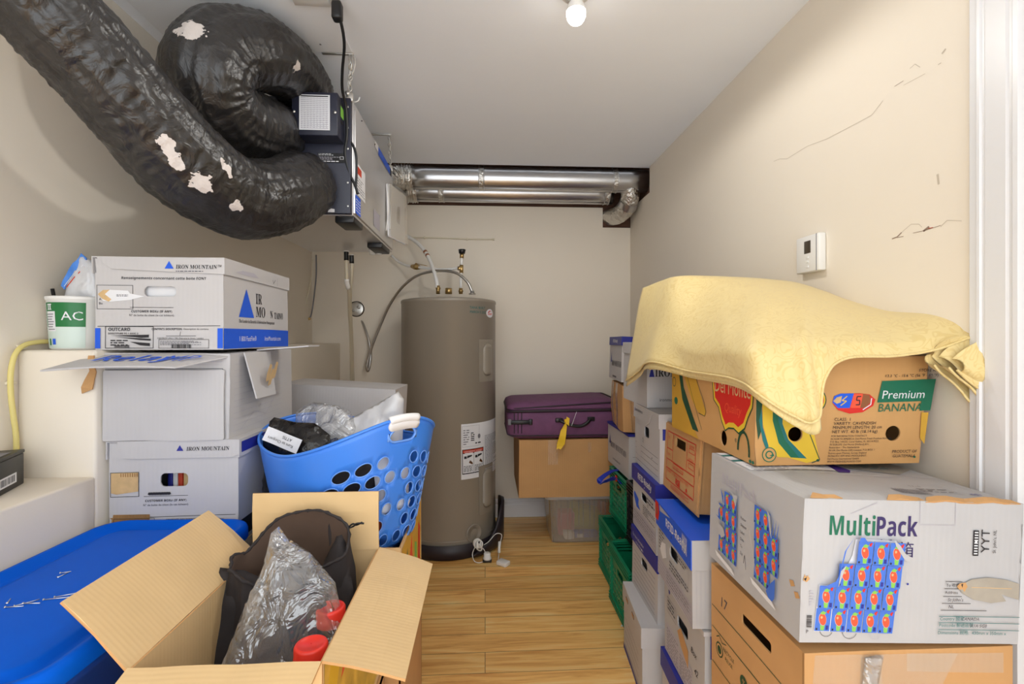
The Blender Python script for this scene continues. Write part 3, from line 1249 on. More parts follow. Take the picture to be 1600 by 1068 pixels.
# zip bag standing in the tub
t = thing('zip_bag', 'clear zip bag with blue band standing in the yogurt tub', 'bag', (0, 0, 0))
b = MB()
X = Matrix.Translation((-1.137, 1.43, 1.325)) @ Matrix.Rotation(math.radians(90), 4, 'X') @ Matrix.Rotation(math.radians(-4), 4, 'Z')
b.pillow([(-.046, 0), (.042, 0), (.05, .10), (.043, .17), (-.005, .197), (-.04, .11)], 'milky', X, .016, .016, .008, .006, 40, 3)
b.build('bag_body', t)
b = MB()
X2 = X @ Matrix.Translation((0, 0, .010))
b.sheet(dense([(-.047, .105), (-.036, .095), (-.03, .13), (.012, .165), (.014, .188), (-.004, .200), (-.012, .180), (-.035, .150)], .012), [], 'bagblue', X2, .002, .01,
        lambda u, v, o: Vector((u, v, o + .003 * math.sin(u * 120 + v * 60))))
F = Face(b, X2, .0045)
F.path([(-.030, .102), (-.012, .130), (.014, .162)], 'redink', .0028)
F.path([(-.036, .104), (-.018, .134), (.010, .168)], 'paper', .0016)
b.build('zip_band', t)

# ------------------------------------------------------------------ battery on the ledge
t = thing('battery', 'small black sealed battery with a barcode, standing on the left ledge', 'battery', (-1.158, 1.205, .9225), (0, 0, 0))
w_, d_, h_ = .066, .140, .085
t.rotation_euler = (0, 0, math.radians(22))
t.location = (-1.165, 1.215, .9225)
b = MB()
b.box((0, 0, h_ / 2 - .004), (w_, d_, h_ - .008), 'black', bev=.002)
F = Face(b, faceM('right', w_, d_, h_))
F.rect(.020, .014, .100, .038, 'paper')
F.barcode(.026, .018, .094, .034, 'ink', 12)
G = Face(b, faceM('front', w_, d_, h_))
G.text(bold('LITE') + '™', .030, .046, .013, 'paper', shear=.2)
G.fine(.006, .006, .060, .022, 4, 'paper', 5, .4)
G.fine(.010, .034, .060, .040, 2, 'paper', 7, .4)
G.fine(.012, .066, .060, .074, 2, 'paper', 9, .4)
b.build('case', t)
b = MB()
b.box((0, 0, h_ - .003), (w_ + .003, d_ + .003, .008), 'black', bev=.002)
F = Face(b, Matrix.Translation((-w_ / 2, -d_ / 2, h_ + .0012)))
F.rect(.008, .02, .058, .10, 'inkgrey')
b.build('lid', t)

# ------------------------------------------------------------------ blue tote
t = thing('storage_tote', 'big blue plastic tote with a lid and loose nails on it, lower left', 'tote', (-.822, 1.035, 0), (0, 0, -1.5))
TW, TD, TZ = .395, .66, .80


def rl(w, d, r, z):
    return [(x, y, z) for x, y in rrect(-w / 2, -d / 2, w / 2, d / 2, r, 8)]


b = MB()
b.loft([rl(TW - .09, TD - .10, .05, .33), rl(TW - .08, TD - .09, .055, .335), rl(TW - .045, TD - .05, .06, TZ - .06), rl(TW - .02, TD - .02, .065, TZ - .055),
        rl(TW - .018, TD - .018, .065, TZ - .035), rl(TW - .03, TD - .03, .06, TZ - .030)], 'totebody')
b.build('tote_body', t)
b = MB()
b.loft([rl(TW - .002, TD - .002, .07, TZ - .034), rl(TW, TD, .07, TZ - .032), rl(TW, TD, .07, TZ - .012), rl(TW - .006, TD - .006, .068, TZ - .003),
        rl(TW - .016, TD - .016, .064, TZ), rl(TW - .034, TD - .034, .058, TZ - .001), rl(TW - .052, TD - .052, .052, TZ - .016), rl(TW - .085, TD - .085, .045, TZ - .018),
        rl(TW - .10, TD - .10, .04, TZ - .017), rl(TW - .115, TD - .115, .035, TZ - .009), rl(TW - .13, TD - .13, .03, TZ - .0075)], 'tote')
b.build('lid', t)
t2 = thing('archive_box', 'brown carton on the floor underneath the blue tote', 'box', (-.822, 1.0, 0))
b = MB()
carton(b, .32, .5, .328, 'kraft', top='y', tape='tape')
b.build('body', t2)
R = random.Random(4)
for k, (px, py, L_, ang) in enumerate(((28, 930, .030, 60), (90, 905, .022, 80), (68, 940, .042, 10), (85, 936, .040, 25), (8, 952, .03, 5), (22, 950, .034, 40), (36, 946, .03, 0), (94, 898, .018, 20), (11, 946, .02, 120))):
    p = at(px, py, .486 / ((py - 529) / FPX) * 1.022)
    b = MB()
    a = math.radians(ang)
    v = Vector((math.cos(a), math.sin(a), 0))
    q = Vector((0, 0, 0))
    b.tube([q, v * L_], .0011, 'nail', 6)
    b.tube([q - v * .0005, q + v * .0008], .0026, 'nail', 8)
    tag(b.build('nail', None, None, (p.x, p.y, TZ - .0065 if p.x > -.9 and p.x < -.68 else TZ - .0155)), 'thin loose steel nail lying on the blue tote lid', 'nail', 'nails on the tote lid')


# ================================================================== open carton in front, with what is in it
EX0, EX1, EY0, EY1, EZ0, EZ1 = -.560, -.262, .795, 1.222, .452, .766
ew, ed, eh = EX1 - EX0, EY1 - EY0, EZ1 - EZ0
t = thing('open_carton', 'open brown carton with spread flaps holding bags and red-capped bottles', 'box', ((EX0 + EX1) / 2, (EY0 + EY1) / 2, EZ0))
b = MB()
carton(b, ew, ed, eh, 'kraft2', back='kraft2', rim='kraft', grid=.05)
F = Face(b, faceM('right', ew, ed, eh))
F.rect(.01, .02, ed - .01, eh - .01, 'fruit')
F.poly([(.02, .24), (.05, .30), (.09, .25), (.06, .20)], 'yellow')
F.poly([(.10, .22), (.16, .30), (.20, .24)], 'redorange')
F.rect(.22, .20, .30, .29, 'stampgreen')
b.warp(.003, 2.6, 2)
b.build('carton_body', t)


def flap(name, hinge, along, out, ln, wd, cut=(0, 0), bend=.004, m='kraft2', seed=0, top=0):
    """flap: from the hinge point run 'along' for ln, reach 'out' for wd"""
    b = MB()
    a, o = Vector(along).normalized(), Vector(out).normalized()
    n = a.cross(o)
    X = Matrix((a, o, n)).transposed().to_4x4()
    X.translation = Vector(hinge)
    b.sheet(dense([(0, 0), (ln, 0), (ln - cut[1], wd + top), (cut[0], wd)], .04), [], m, X, .0045, .04,
            lambda u, v, q: Vector((u, v, q + bend * math.sin(v / wd * 3) + .002 * noise.noise(Vector((u * 14 + seed, v * 14, seed))))), m, 'kraft')
    return b, X


hx, hy = ew / 2, ed / 2
b, X = flap('flap', (-hx, -hy, eh), (0, 1, 0), (-.70, 0, .714), ed, .150, (.008, .012), .003, seed=1)
F = Face(b, X)
b.build('flap', t)
b, X = flap('flap', (hx, hy, eh), (-1, 0, 0), (-.10, .05, 1), ew + .004, .142, (-.012, .010), -.004, seed=2)
F = Face(b, X @ Matrix.Translation((0, 0, .001)))
F.path([(.04, .14), (.055, .10), (.045, .07)], 'tornpaper', .0012)
b.build('flap', t)
b, X = flap('flap', (hx, -hy, eh), (0, 1, 0), (.97, .0, -.235), ed, .137, (-.004, .028), -.003, seed=3)
F = Face(b, Matrix.Translation((0, 0, .0015)) @ X)
F.path([(.235, .085), (.238, .095)], 'pencil', .001)
F.path([(.205, .105), (.215, .088)], 'tornpaper', .0014)
b.build('flap', t)
b, X = flap('flap', (-hx, -hy, eh), (1, 0, 0), (0, -1, -.16), ew, .145, (.006, .006), .003, seed=4)
b.build('flap', t)
t2 = thing('support_carton', 'closed brown carton on the floor beneath the open carton', 'box', ((EX0 + EX1) / 2, (EY0 + EY1) / 2, 0))
b = MB()
carton(b, ew + .02, ed + .02, .45, 'kraft', top='y', tape='tape')
b.build('body', t2)

# black drawstring bag
t = thing('drawstring_bag', 'black cloth drawstring bag with a wide open mouth in the open carton', 'bag', (-.43, 1.142, EZ0 + .005))
b = MB()
mouth = [(-.115, -.115, .335), (-.075, -.135, .315), (-.035, -.10, .285), (-.005, -.07, .280), (.045, -.06, .31), (.085, -.05, .325), (.118, -.015, .345), (.108, .035, .385),
         (.055, .058, .415), (.0, .062, .418), (-.05, .055, .405), (-.085, .030, .375), (-.108, -.01, .345), (-.122, -.06, .35)]
mouth = crom([(x, y * .62, z) for x, y, z in mouth + [mouth[0]]], 6)[:-1]
loops = []
for k in range(11):
    f = k / 10
    lp = []
    for i, p in enumerate(mouth):
        a = 2 * PI * i / len(mouth)
        base = Vector((p.x * .95 + .0, p.y * .92 - .005, .01))
        q = base.lerp(p, f)
        bul = math.sin(f * PI) * .018
        d = Vector((p.x, p.y, 0)).normalized()
        q = q + d * bul * .5 + d * (.014 * noise.noise(Vector((a * 2.2, f * 2.5, 4))) + .008 * (.4 - abs(noise.noise(Vector((a * 5, f * 1.2, 9))))) + .004 * noise.noise(Vector((a * 11, f * 5, 2)))) * (1 if f < .95 else .6)
        lp.append(q)
    loops.append(lp)
b.loft(loops, 'darkcloth', cap1=False)
ins = []
for k in range(6):
    f = 1 - k / 5 * .75
    ins.append([Vector((p.x * (.955 - .02 * k), p.y * (.955 - .02 * k), .01 + (p.z - .01) * f)) + Vector((0, 0, -.003 * (k > 0))) for p in mouth])
b.loft([loops[-1]] + ins, 'browncloth', cap0=False, cap1=True)
b.build('bag_body', t)
b = MB()                 # hem with gathers round the mouth
b.tube([p + Vector((0, 0, .001)) for p in loops[-1]], [.0036 + .0012 * math.sin(i * 2.4) for i in range(len(mouth))], 'darkcloth', 8, True)
b.build('hem', t)
b = MB()
q0 = min(loops[-1], key=lambda p: (p - Vector((.115, .02, .385))).length)
b.tube(crom([q0 + Vector(v) for v in ((0, 0, 0), (.012, -.004, .010), (.022, -.008, .009), (.036, -.014, .017))], 5), .0022, 'cord', 6)
b.tube(crom([q0 + Vector(v) for v in ((0, 0, -.002), (.014, -.001, .004), (.024, -.012, .014), (.040, -.010, .013))], 5), .0022, 'cord', 6)
b.build('drawstring', t)
b = MB()                 # corner of cloth folded over at the right
X = Matrix.Translation((.095, -.045, .20)) @ Matrix.Rotation(math.radians(66), 4, 'X') @ Matrix.Rotation(math.radians(-22), 4, 'Y')
b.pillow([(-.065, .085), (-.02, .175), (.0, .190), (.045, .06), (.035, -.02), (-.03, -.03)], 'darkcloth', X, .012, .008, .012, .004, 22, 5)
b.build('folded_corner', t)
b = MB()                 # folded top corner at the left
X = Matrix.Translation((-.125, -.10, .17)) @ Matrix.Rotation(math.radians(72), 4, 'X') @ Matrix.Rotation(math.radians(24), 4, 'Y')
b.pillow([(-.02, .17), (.03, .16), (.07, .14), (.085, .10), (.05, .05), (.04, -.06), (-.03, -.08), (-.03, .05)], 'darkcloth', X, .012, .008, .012, .004, 25, 8)
b.build('folded_corner', t)

# dark woven seat folded inside a clear plastic bag
PX = Matrix.Translation((-.405, .885, EZ0 + .055)) @ Matrix.Rotation(math.radians(67), 4, 'X') @ Matrix.Rotation(math.radians(4), 4, 'Y')
t = thing('mesh_pad', 'dark grey woven mesh pad inside the clear plastic bag', 'pad', (0, 0, 0))
b = MB()
b.pillow([(-.118, -.03), (-.100, .10), (-.060, .225), (-.02, .330), (.012, .345), (.055, .325), (.088, .27), (.090, .20), (.070, .08), (.04, -.05), (-.10, -.05)], 'mesh', PX, .016, .014, .012, .003, 26, 2, pw=.4, soft=.03)
b.build('woven_pad', t)
tb = thing('clear_bag', 'crumpled clear plastic bag over the woven pad in the open carton', 'bag', (0, 0, 0))
b = MB()
b.pillow([(-.135, -.04), (-.125, .06), (-.098, .14), (-.068, .27), (-.045, .34), (-.040, .405), (-.026, .418), (-.005, .395), (.045, .365), (.100, .310), (.122, .245), (.128, .185), (.112, .145), (.090, .155), (.078, .12), (.055, -.06), (-.11, -.06)],
         'clear', PX @ Matrix.Translation((0, 0, .004)), .034, .020, .007, .011, 17, 7, pw=.45, soft=.05)
b.build('bag_film', tb)

# two black bottles with red caps


def bottle(label, loc, rot):
    t = thing('bottle', label, 'bottle', loc, rot, 'red capped bottles in the open carton')
    b = MB()
    b.lathe([(.036, 0), (.040, .004), (.041, .225), (.038, .248), (.034, .261), (.033, .266)], 'bottle', 32)
    b.build('bottle_body', t)
    b = MB()
    n = 96
    V = []
    prof = [(.0345, .262), (.0350, .2705), (.0345, .2715), (.0345, .273), (.0335, .274), (.0335, .290), (.0315, .2935), (.026, .2945), (.025, .2935), (.001, .2935)]
    F = []
    for i, (r, z) in enumerate(prof):
        for k in range(n):
            q = r * (1.012 if 4 <= i <= 5 and k % 2 else 1)
            V.append((q * math.cos(2 * PI * k / n), q * math.sin(2 * PI * k / n), z))
    for i in range(len(prof) - 1):
        for k in range(n):
            F.append((i * n + k, i * n + (k + 1) % n, (i + 1) * n + (k + 1) % n, (i + 1) * n + k))
    b.add(V, F, 'cap', None, True)
    b.build('cap', t, 'red screw cap')
    t.scale = (.84, .84, 1)
    return t


bottle('black bottle with a bare red screw cap, nearest in the open carton', (-.305, .872, EZ0 + .006), (0, 0, 0))
bottle('black bottle whose red cap is seen through the clear bag', (-.308, .990, EZ0 + .006), (0, 0, 0))

# ================================================================== laundry basket on the fruit carton
FX0, FX1, FY0, FY1, FZ0, FZ1 = -.655, -.222, 1.290, 1.715, .432, .738
t = thing('fruit_carton', 'printed yellow, green and red fruit carton under the blue basket', 'box', ((FX0 + FX1) / 2, (FY0 + FY1) / 2, FZ0))
b = MB()
fw, fd, fh = FX1 - FX0, FY1 - FY0, FZ1 - FZ0
carton(b, fw, fd, fh, 'kraft2', back='kraft2', rim='kraft')
F = Face(b, faceM('right', fw, fd, fh))
F.rect(.02, .02, fd - .02, fh - .012, 'yellowd')
F.poly([(.03, .05), (.06, .22), (.11, .26), (.12, .10)], 'green')
F.poly([(.14, .03), (.13, .20), (.19, .27), (.22, .12)], 'redorange')
F.poly([(.24, .05), (.25, .22), (.30, .20), (.31, .08)], 'stampgreen')
F.poly([(.33, .06), (.34, .25), (.38, .22), (.38, .08)], 'red')
b.warp(.003, 2.6, 12)
b.build('body', t)
t = thing('support_carton', 'closed brown carton on the floor beneath the fruit carton', 'box', ((FX0 + FX1) / 2, (FY0 + FY1) / 2, 0))
b = MB()
carton(b, fw, fd, .43, 'kraft', top='x', tape='tape')
b.build('body', t)
b = MB()
b.box((0, 0, .131), (fw - .03, fd - .03, .26), 'darkcloth', bev=.02)
b.warp(.006, 9, 3)
tag(b.build('dark_bundle', None, None, ((FX0 + FX1) / 2, (FY0 + FY1) / 2, FZ0 + .005)), 'dark cloth bundle filling the fruit carton under the basket', 'cloth')

BA, BB = .275, .215                      # half axes of the rim
BYAW = math.radians(-44)
t = thing('laundry_basket', 'bright blue plastic laundry basket with oval holes and white grip', 'basket', (-.417, 1.487, .702))
t.rotation_euler = (0, 0, BYAW)


def rimh(th):
    c = math.cos(th)
    return .285 + .092 * max(0, c) ** 2.2 + .045 * max(0, -c) ** 2 - .010 * abs(math.sin(th)) ** 3


PER = 2 * PI * .243


def bask(u, v, o=0, full=None):
    """u along the girth, v = share of the height"""
    th = u / .243
    H = rimh(th)
    k = .765 + .235 * v ** .9
    if v < .12:
        k -= .05 * (1 - v / .12) ** 2
    flare = 1 + .05 * max(0, math.cos(th)) * v
    e = 2.4
    c, s_ = math.cos(th), math.sin(th)
    rad = (abs(c) ** e + abs(s_) ** e) ** (-1 / e)
    p = Vector((BA * k * rad * c * flare, BB * k * rad * s_, H * v))
    n = Vector((c / BA, s_ / BB, -.3)).normalized()
    return p + n * o


holes = []
hl = []
for side in (0, 1):
    for j in range(6):
        vv = .12 + .118 * j
        for i in range(7):
            du = .030 + i * .057 + (.0285 if j % 2 else 0)
            cu = -du if side == 0 else du
            keep = {5: 3, 4: 4, 3: 4, 2: 4, 1: 3, 0: 3}[j]
            if i >= keep:
                continue
            hl.append((cu, vv))
U0 = -PER / 2
for cu, vv in hl:
    H = rimh(cu / .243)
    rx = .0235 if abs(cu) > .06 else .019
    holes.append((cu, vv, rx, .0168 / H * 1.0))
# the wall is one sheet in (u, share of height * .33); the seam lies at the far end
S = .33
ol = dense([(U0 + .0005, 0), (-U0 - .0005, 0), (-U0 - .0005, S), (U0 + .0005, S)], .022)
hp = [ell(cu, vv * S, rx, rv * S, 18) for cu, vv, rx, rv in holes]
slot = rrect(-.048, .845 * S, .048, .925 * S, .022, 5)
slot2 = [(x + PER / 2 - .0, y) for x, y in slot]
b = MB()
b.sheet(ol, hp + [slot], 'basket', None, .0028, .016, lambda u, v, o: bask(u, v / S, o), smooth=True)
# floor
b.sheet(dense([tuple(bask(U0 + PER * i / 48, .004)[:2]) for i in range(48)], .03), [], 'basket', Matrix.Translation((0, 0, .006)), .003, .05)
b.tube([bask(U0 + PER * i / 120, 1, -.001) for i in range(120)], .0042, 'basket', 8, True)
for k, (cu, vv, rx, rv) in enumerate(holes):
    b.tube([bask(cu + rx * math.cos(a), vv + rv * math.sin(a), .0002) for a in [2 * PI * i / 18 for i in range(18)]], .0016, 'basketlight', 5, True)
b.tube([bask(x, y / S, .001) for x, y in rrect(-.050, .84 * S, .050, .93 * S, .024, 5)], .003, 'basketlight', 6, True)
b.build('basket_shell', t)
b = MB()
b.sheet(dense(rrect(-.054, .925 * S, .054, 1.004 * S, .014, 4), .012), [], 'grip', None, .012, .010, lambda u, v, o: bask(u, v / S, o + .0055), smooth=True)
b.tube([bask(-.05 + .1 * i / 12, 1.003, -.0008) for i in range(13)], .0105, 'grip', 10)
b.build('grip', t, 'white rubbery grip')

# what is in the basket


def bagin(name, label, cat, outline, m, loc, rot, tf, tb, wr, ws, seed, extra=None, pw=.5, part='bag_body', **kw):
    t = thing(name, label, cat, (0, 0, 0))
    X = Matrix.Translation(loc) @ Matrix.Rotation(math.radians(rot[2]), 4, 'Z') @ Matrix.Rotation(math.radians(rot[0]), 4, 'X') @ Matrix.Rotation(math.radians(rot[1]), 4, 'Y')
    b = MB()
    b.pillow(outline, m, X, tf, tb, .012, wr, ws, seed, pw=pw, **kw)
    b.build(part, t)
    return t, X


t, X = bagin('black_plastic_bag', 'black plastic bag with a white handwritten label, left in the basket', 'bag',
             [(-.10, -.13), (.09, -.14), (.115, .02), (.09, .085), (.04, .115), (-.02, .115), (-.095, .128), (-.115, .04)], 'blackfilm', (-.545, 1.452, .925), (80, 0, -14), .045, .04, .010, 28, 4)
b = MB()
LX = X @ Matrix.Translation((-.015, .066, .064)) @ Matrix.Rotation(math.radians(-17), 4, 'Z') @ Matrix.Rotation(math.radians(-8), 4, 'X')
b.sheet(dense([(-.058, -.02), (.058, -.02), (.058, .02), (-.058, .02)], .015), [], 'paper', LX, .001, .012, lambda u, v, o: Vector((u, v, o + .003 * math.sin(u * 55))))
F = Face(b, LX @ Matrix.Translation((0, 0, .0032)))
F.text('ATTIS', .016, .012, .012, 'ink', 'C', rot=180)
F.text('Kurn to Chequers', .0, -.003, .0115, 'ink', 'C', rot=180)
b.build('paper_label', t, 'white paper label with upside-down handwriting')
t, X = bagin('clear_bag', 'crumpled clear plastic bag beside the black one in the basket', 'bag',
             [(-.10, -.12), (.10, -.12), (.12, .05), (.075, .11), (.02, .125), (-.06, .128), (-.12, .10)], 'clear', (-.50, 1.56, .955), (84, 0, -20), .045, .03, .014, 22, 14)
t, X = bagin('white_plastic_bag', 'translucent white plastic bag sloping up to the right in the basket', 'bag',
             [(-.15, -.06), (-.06, -.16), (.10, -.16), (.165, .0), (.16, .125), (.14, .15), (.09, .12), (-.02, .055)], 'milky', (-.415, 1.535, .975), (78, 0, -10), .035, .04, .010, 24, 22)
t, X = bagin('white_sheet_bundle', 'white folded sheet between the bags in the basket', 'cloth',
             [(-.08, -.10), (.08, -.10), (.07, .06), (.0, .115), (-.07, .11)], 'paper', (-.49, 1.605, .955), (80, 0, -15), .02, .02, .006, 18, 31, part='cloth')
# string of dark beads
t = thing('bead_string', 'small heap of dark blue beads at the basket rim', 'beads', (0, 0, 0))
R = random.Random(9)
b = MB()
for k in range(34):
    c = Vector((-.375 + R.uniform(-.06, .06), 1.385 + R.uniform(-.02, .03), .985 + R.uniform(-.01, .018)))
    b.lathe([(.001, -.008), (.006, -.006), (.0085, 0), (.006, .006), (.001, .008)], 'bead', 10, Matrix.Translation(c))
b.build('bead_strand', t)
# things that show through the holes
for k, (nm, lab, m, loc, r) in enumerate((
        ('orange_ball', 'orange red ball low in the basket behind a hole', 'orangestuff', (-.315, 1.345, .775), .036),
        ('lime_ball', 'lime green ball low in the basket', 'limestuff', (-.268, 1.400, .792), .034),
        ('dark_ball', 'dark ball at the bottom of the basket', 'bottle', (-.345, 1.44, .765), .04))):
    b = MB()
    b.lathe([(r * math.sin(PI * i / 12) + .0005, -r * math.cos(PI * i / 12)) for i in range(13)], m, 24)
    tag(b.build(nm, None, None, loc), lab, 'ball')
bagin('black_bundle', 'black cloth bundle in the middle of the basket', 'cloth', [(-.14, -.11), (.12, -.11), (.13, .08), (.0, .10), (-.13, .08)], 'darkcloth', (-.40, 1.45, .845), (75, 0, -35), .06, .06, .012, 20, 41, part='cloth')
bagin('white_bundle', 'white crumpled packing paper at the right end of the basket', 'paper', [(-.05, -.10), (.05, -.10), (.06, .06), (.0, .10), (-.05, .07)], 'paper', (-.262, 1.365, .905), (80, 0, 45), .02, .02, .01, 30, 43, part='paper')

# ================================================================== white carton behind the basket
t = thing('white_carton', 'closed white carton with black print, behind the blue basket by the water heater', 'box', (-.600, 2.115, .865), (0, 3.0, -1))
dw, dd, dh = .46, .27, .228
b = MB()
carton(b, dw, dd, dh, 'white', top='x', rim='white')
F = Face(b, faceM('right', dw, dd, dh))
F.rect(.06, .12, .12, .155, 'ink')
F.rect(.075, .128, .10, .148, 'white')
F.rect(.02, .085, .045, .10, 'ink')
F.rect(.06, .09, .07, .098, 'ink')
F.rect(.05, .03, .055, .06, 'ink')
b.warp(.005, 2.6, 21)
b.build('body', t)
t = thing('support_carton', 'tall brown carton on the floor beneath the white carton by the water heater', 'box', (-.60, 2.115, 0))
b = MB()
carton(b, .42, .25, .852, 'kraft', top='x', tape='tape')
b.build('body', t)


# ================================================================== air exchanger hung from the ceiling
UX0, UX1, UY0, UY1, UZ0, UZ1 = -.960, -.513, 1.900, 2.725, 1.764, 2.212
t = thing('air_exchanger', 'metal ventilation unit with dark front hanging from the ceiling on chains', 'ventilation unit', ((UX0 + UX1) / 2, UY0, UZ0))
uw, ud, uh = UX1 - UX0, UY1 - UY0, UZ1 - UZ0
b = MB()
b.box((0, ud / 2 + .01, uh / 2), (uw, ud - .02, uh), 'sheet', bev=.003)
b.box((uw / 2 + .003, ud / 2, uh / 2 - .01), (.010, ud - .06, uh - .04), 'sheet', bev=.003)
for y in (.06, .30):
    b.box((uw / 2 + .009, y + .06, uh * .92), (.004, .004, .004), 'black')
b.build('cabinet', t)
b = MB()
b.box((0, .012, uh / 2), (uw - .004, .030, uh - .004), 'navymetal', bev=.003)
for z in (.03, .12, .25, .33, .41):
    b.box((uw / 2 - .013, -.0035, z), (.007, .004, .007), 'chain', bev=.001)
b.build('front_panel', t, 'dark navy front panel')
b = MB()
FX = Matrix.Translation((-uw / 2, -.0036, 0)) @ Matrix(((1, 0, 0, 0), (0, 0, -1, 0), (0, 1, 0, 0), (0, 0, 0, 1)))
F = Face(b, FX)
F.rect(.322, .195, .425, .232, 'black')
F.fine(.325, .222, .38, .231, 2, 'paper', 2, .4)
F.fine(.325, .205, .405, .219, 3, 'palegrey', 3, .4)
F.frame(.405, .208, .419, .219, 'paper', .0012)
F.fine(.34, .197, .40, .203, 1, 'paper', 5, .6)
b.build('rating_label', t)
b = MB()
F = Face(b, FX)
F.fine(.285, .008, .355, .018, 2, 'paper', 4, .6)
F.poly([(.36, .006), (.385, .006), (.385, .018), (.372, .020), (.36, .012)], 'paper')
b.build('door_label', t)
b = MB()                                           # stickers on the right side
RXm = faceM('right', uw + .0175, ud, uh) @ Matrix.Translation((ud / 2, 0, 0))
F = Face(b, RXm)
F.rect(.04, .09, .175, .215, 'paper')
F.rect(.05, .175, .115, .205, 'redink')
F.fine(.05, .10, .165, .165, 6, 'inkgrey', 6, .4)
F.rect(.025, .012, .10, .085, 'blue')
F.fine(.03, .02, .095, .075, 5, 'paper', 8, .35)
b.build('warning_sticker', t)
b = MB()
F = Face(b, RXm)
F.poly([(.36, .400), (.43, .400), (.43, .432), (.36, .432)], 'paper')
F.poly([(.43, .392), (.71, .392), (.71, .430), (.43, .430)], 'blue')
F.poly([(.71, .392), (.75, .392), (.75, .430), (.71, .430)], 'ink')
b.build('brand_strip', t)
b = MB()
F = Face(b, RXm)
F.rect(.335, .035, .46, .11, 'palegrey')
b.build('side_label', t)
for y0, y1 in ((.03, .17), (.55, .74)):            # two hinges under the lower right edge
    b = MB()
    b.box((uw / 2 - .035, (y0 + y1) / 2, -.012), (.075, y1 - y0, .028), 'black', bev=.006)
    b.build('hinge', t, 'black plastic hinge')
b = MB()                                           # control box
cx0, cx1 = -.705 - (UX0 + UX1) / 2, -.540 - (UX0 + UX1) / 2
b.box(((cx0 + cx1) / 2, -.044, .345), (cx1 - cx0, .082, .158), 'navymetal', bev=.003)
scr = []
for x in (cx0 + .009, cx1 - .009):
    scr.append(x)
cb = b.build('control_box', t)
for x in scr:
    b = MB()
    b.lathe([(.0058, 0), (.0058, .002), (.004, .004), (.0005, .0045)], 'chain', 12, Matrix.Translation((x, -.0855, .350)) @ Matrix.Rotation(math.radians(90), 4, 'X'))
    b.build('screw', cb)
b = MB()
F = Face(b, Matrix.Translation((cx0, -.0858, .268)) @ Matrix(((1, 0, 0, 0), (0, 0, -1, 0), (0, 1, 0, 0), (0, 0, 0, 1))))
F.rect(.028, .016, .138, .145, 'paper')
for k in range(17):
    F.rect(.034, .022 + k * .0068, .132, .0222 + k * .0068 + .0016, 'palegrey')
for k in range(9):
    F.fine(.034 + k * .0112, .022, .040 + k * .0112, .136, 17, 'palegrey', k, .3)
F.rect(.034, .137, .132, .141, 'ink')
b.build('wiring_chart', cb, 'white printed chart')
b = MB()
F = Face(b, Matrix.Translation((cx1 + .0005, -.082, .268)) @ Matrix(((0, 0, 1, 0), (1, 0, 0, 0), (0, 1, 0, 0), (0, 0, 0, 1))))
F.rect(.03, .085, .07, .125, 'stampgreen')
F.rect(.035, .06, .055, .072, 'darkhole')
b.build('side_opening', cb)
# drain spigots under the cabinet
for x in (.118, .152):
    b = MB()
    b.lathe([(.016, -.030), (.016, -.012), (.020, -.012), (.020, 0)], 'whiteplastic', 16, Matrix.Translation((x + .02, ud - .10, 0)))
    b.build('drain_spigot', t)

# manual in a plastic sleeve hung on the unit's right side
t = thing('manual_pouch', 'white booklet in a clear sleeve on the right side of the ventilation unit', 'booklet', (UX1 + .030, 2.60, 1.815), (0, 0, -12))
b = MB()
PXm = Matrix(((0, 0, 1, 0), (1, 0, 0, 0), (0, 1, 0, 0), (0, 0, 0, 1)))
b.sheet(dense(rrect(-.10, -.01, .13, .262, .012), .04), [], 'paper', PXm @ Matrix.Translation((0, 0, .008)), .006, .04, lambda u, v, o: Vector((u, v, o + .008 * (1 - v / .25))))
F = Face(b, PXm @ Matrix.Translation((0, 0, .0165)))
F.poly([(.0, .09), (.04, .08), (.05, .13), (.045, .18), (.01, .17)], 'inkgrey')
F.poly([(.015, .11), (.03, .105), (.035, .15), (.018, .15)], 'ink')
F.path([(-.03, .20), (-.03, .06)], 'palegrey', .002)
F.rect(.09, .10, .095, .11, 'ink')
b.build('booklet', t)
b = MB()
b.sheet(dense(rrect(-.098, -.008, .138, .262, .014), .04), [], 'tape', PXm @ Matrix.Translation((0, 0, .019)), .001, .04, lambda u, v, o: Vector((u, v, o + .007 * (1 - v / .25))))
b.build('clear_sleeve', t)
b = MB()
for pts in ([(0, -.094, .02), (.012, -.096, .13), (.006, -.09, .24), (.006, -.07, .258), (.014, -.06, .245), (.018, -.088, .03)],):
    b.tube(crom(pts, 6), .0035, 'whiteplastic', 6)
b.build('tie_loop', t)

# ------------------------------------------------------------------ black insulated ducts


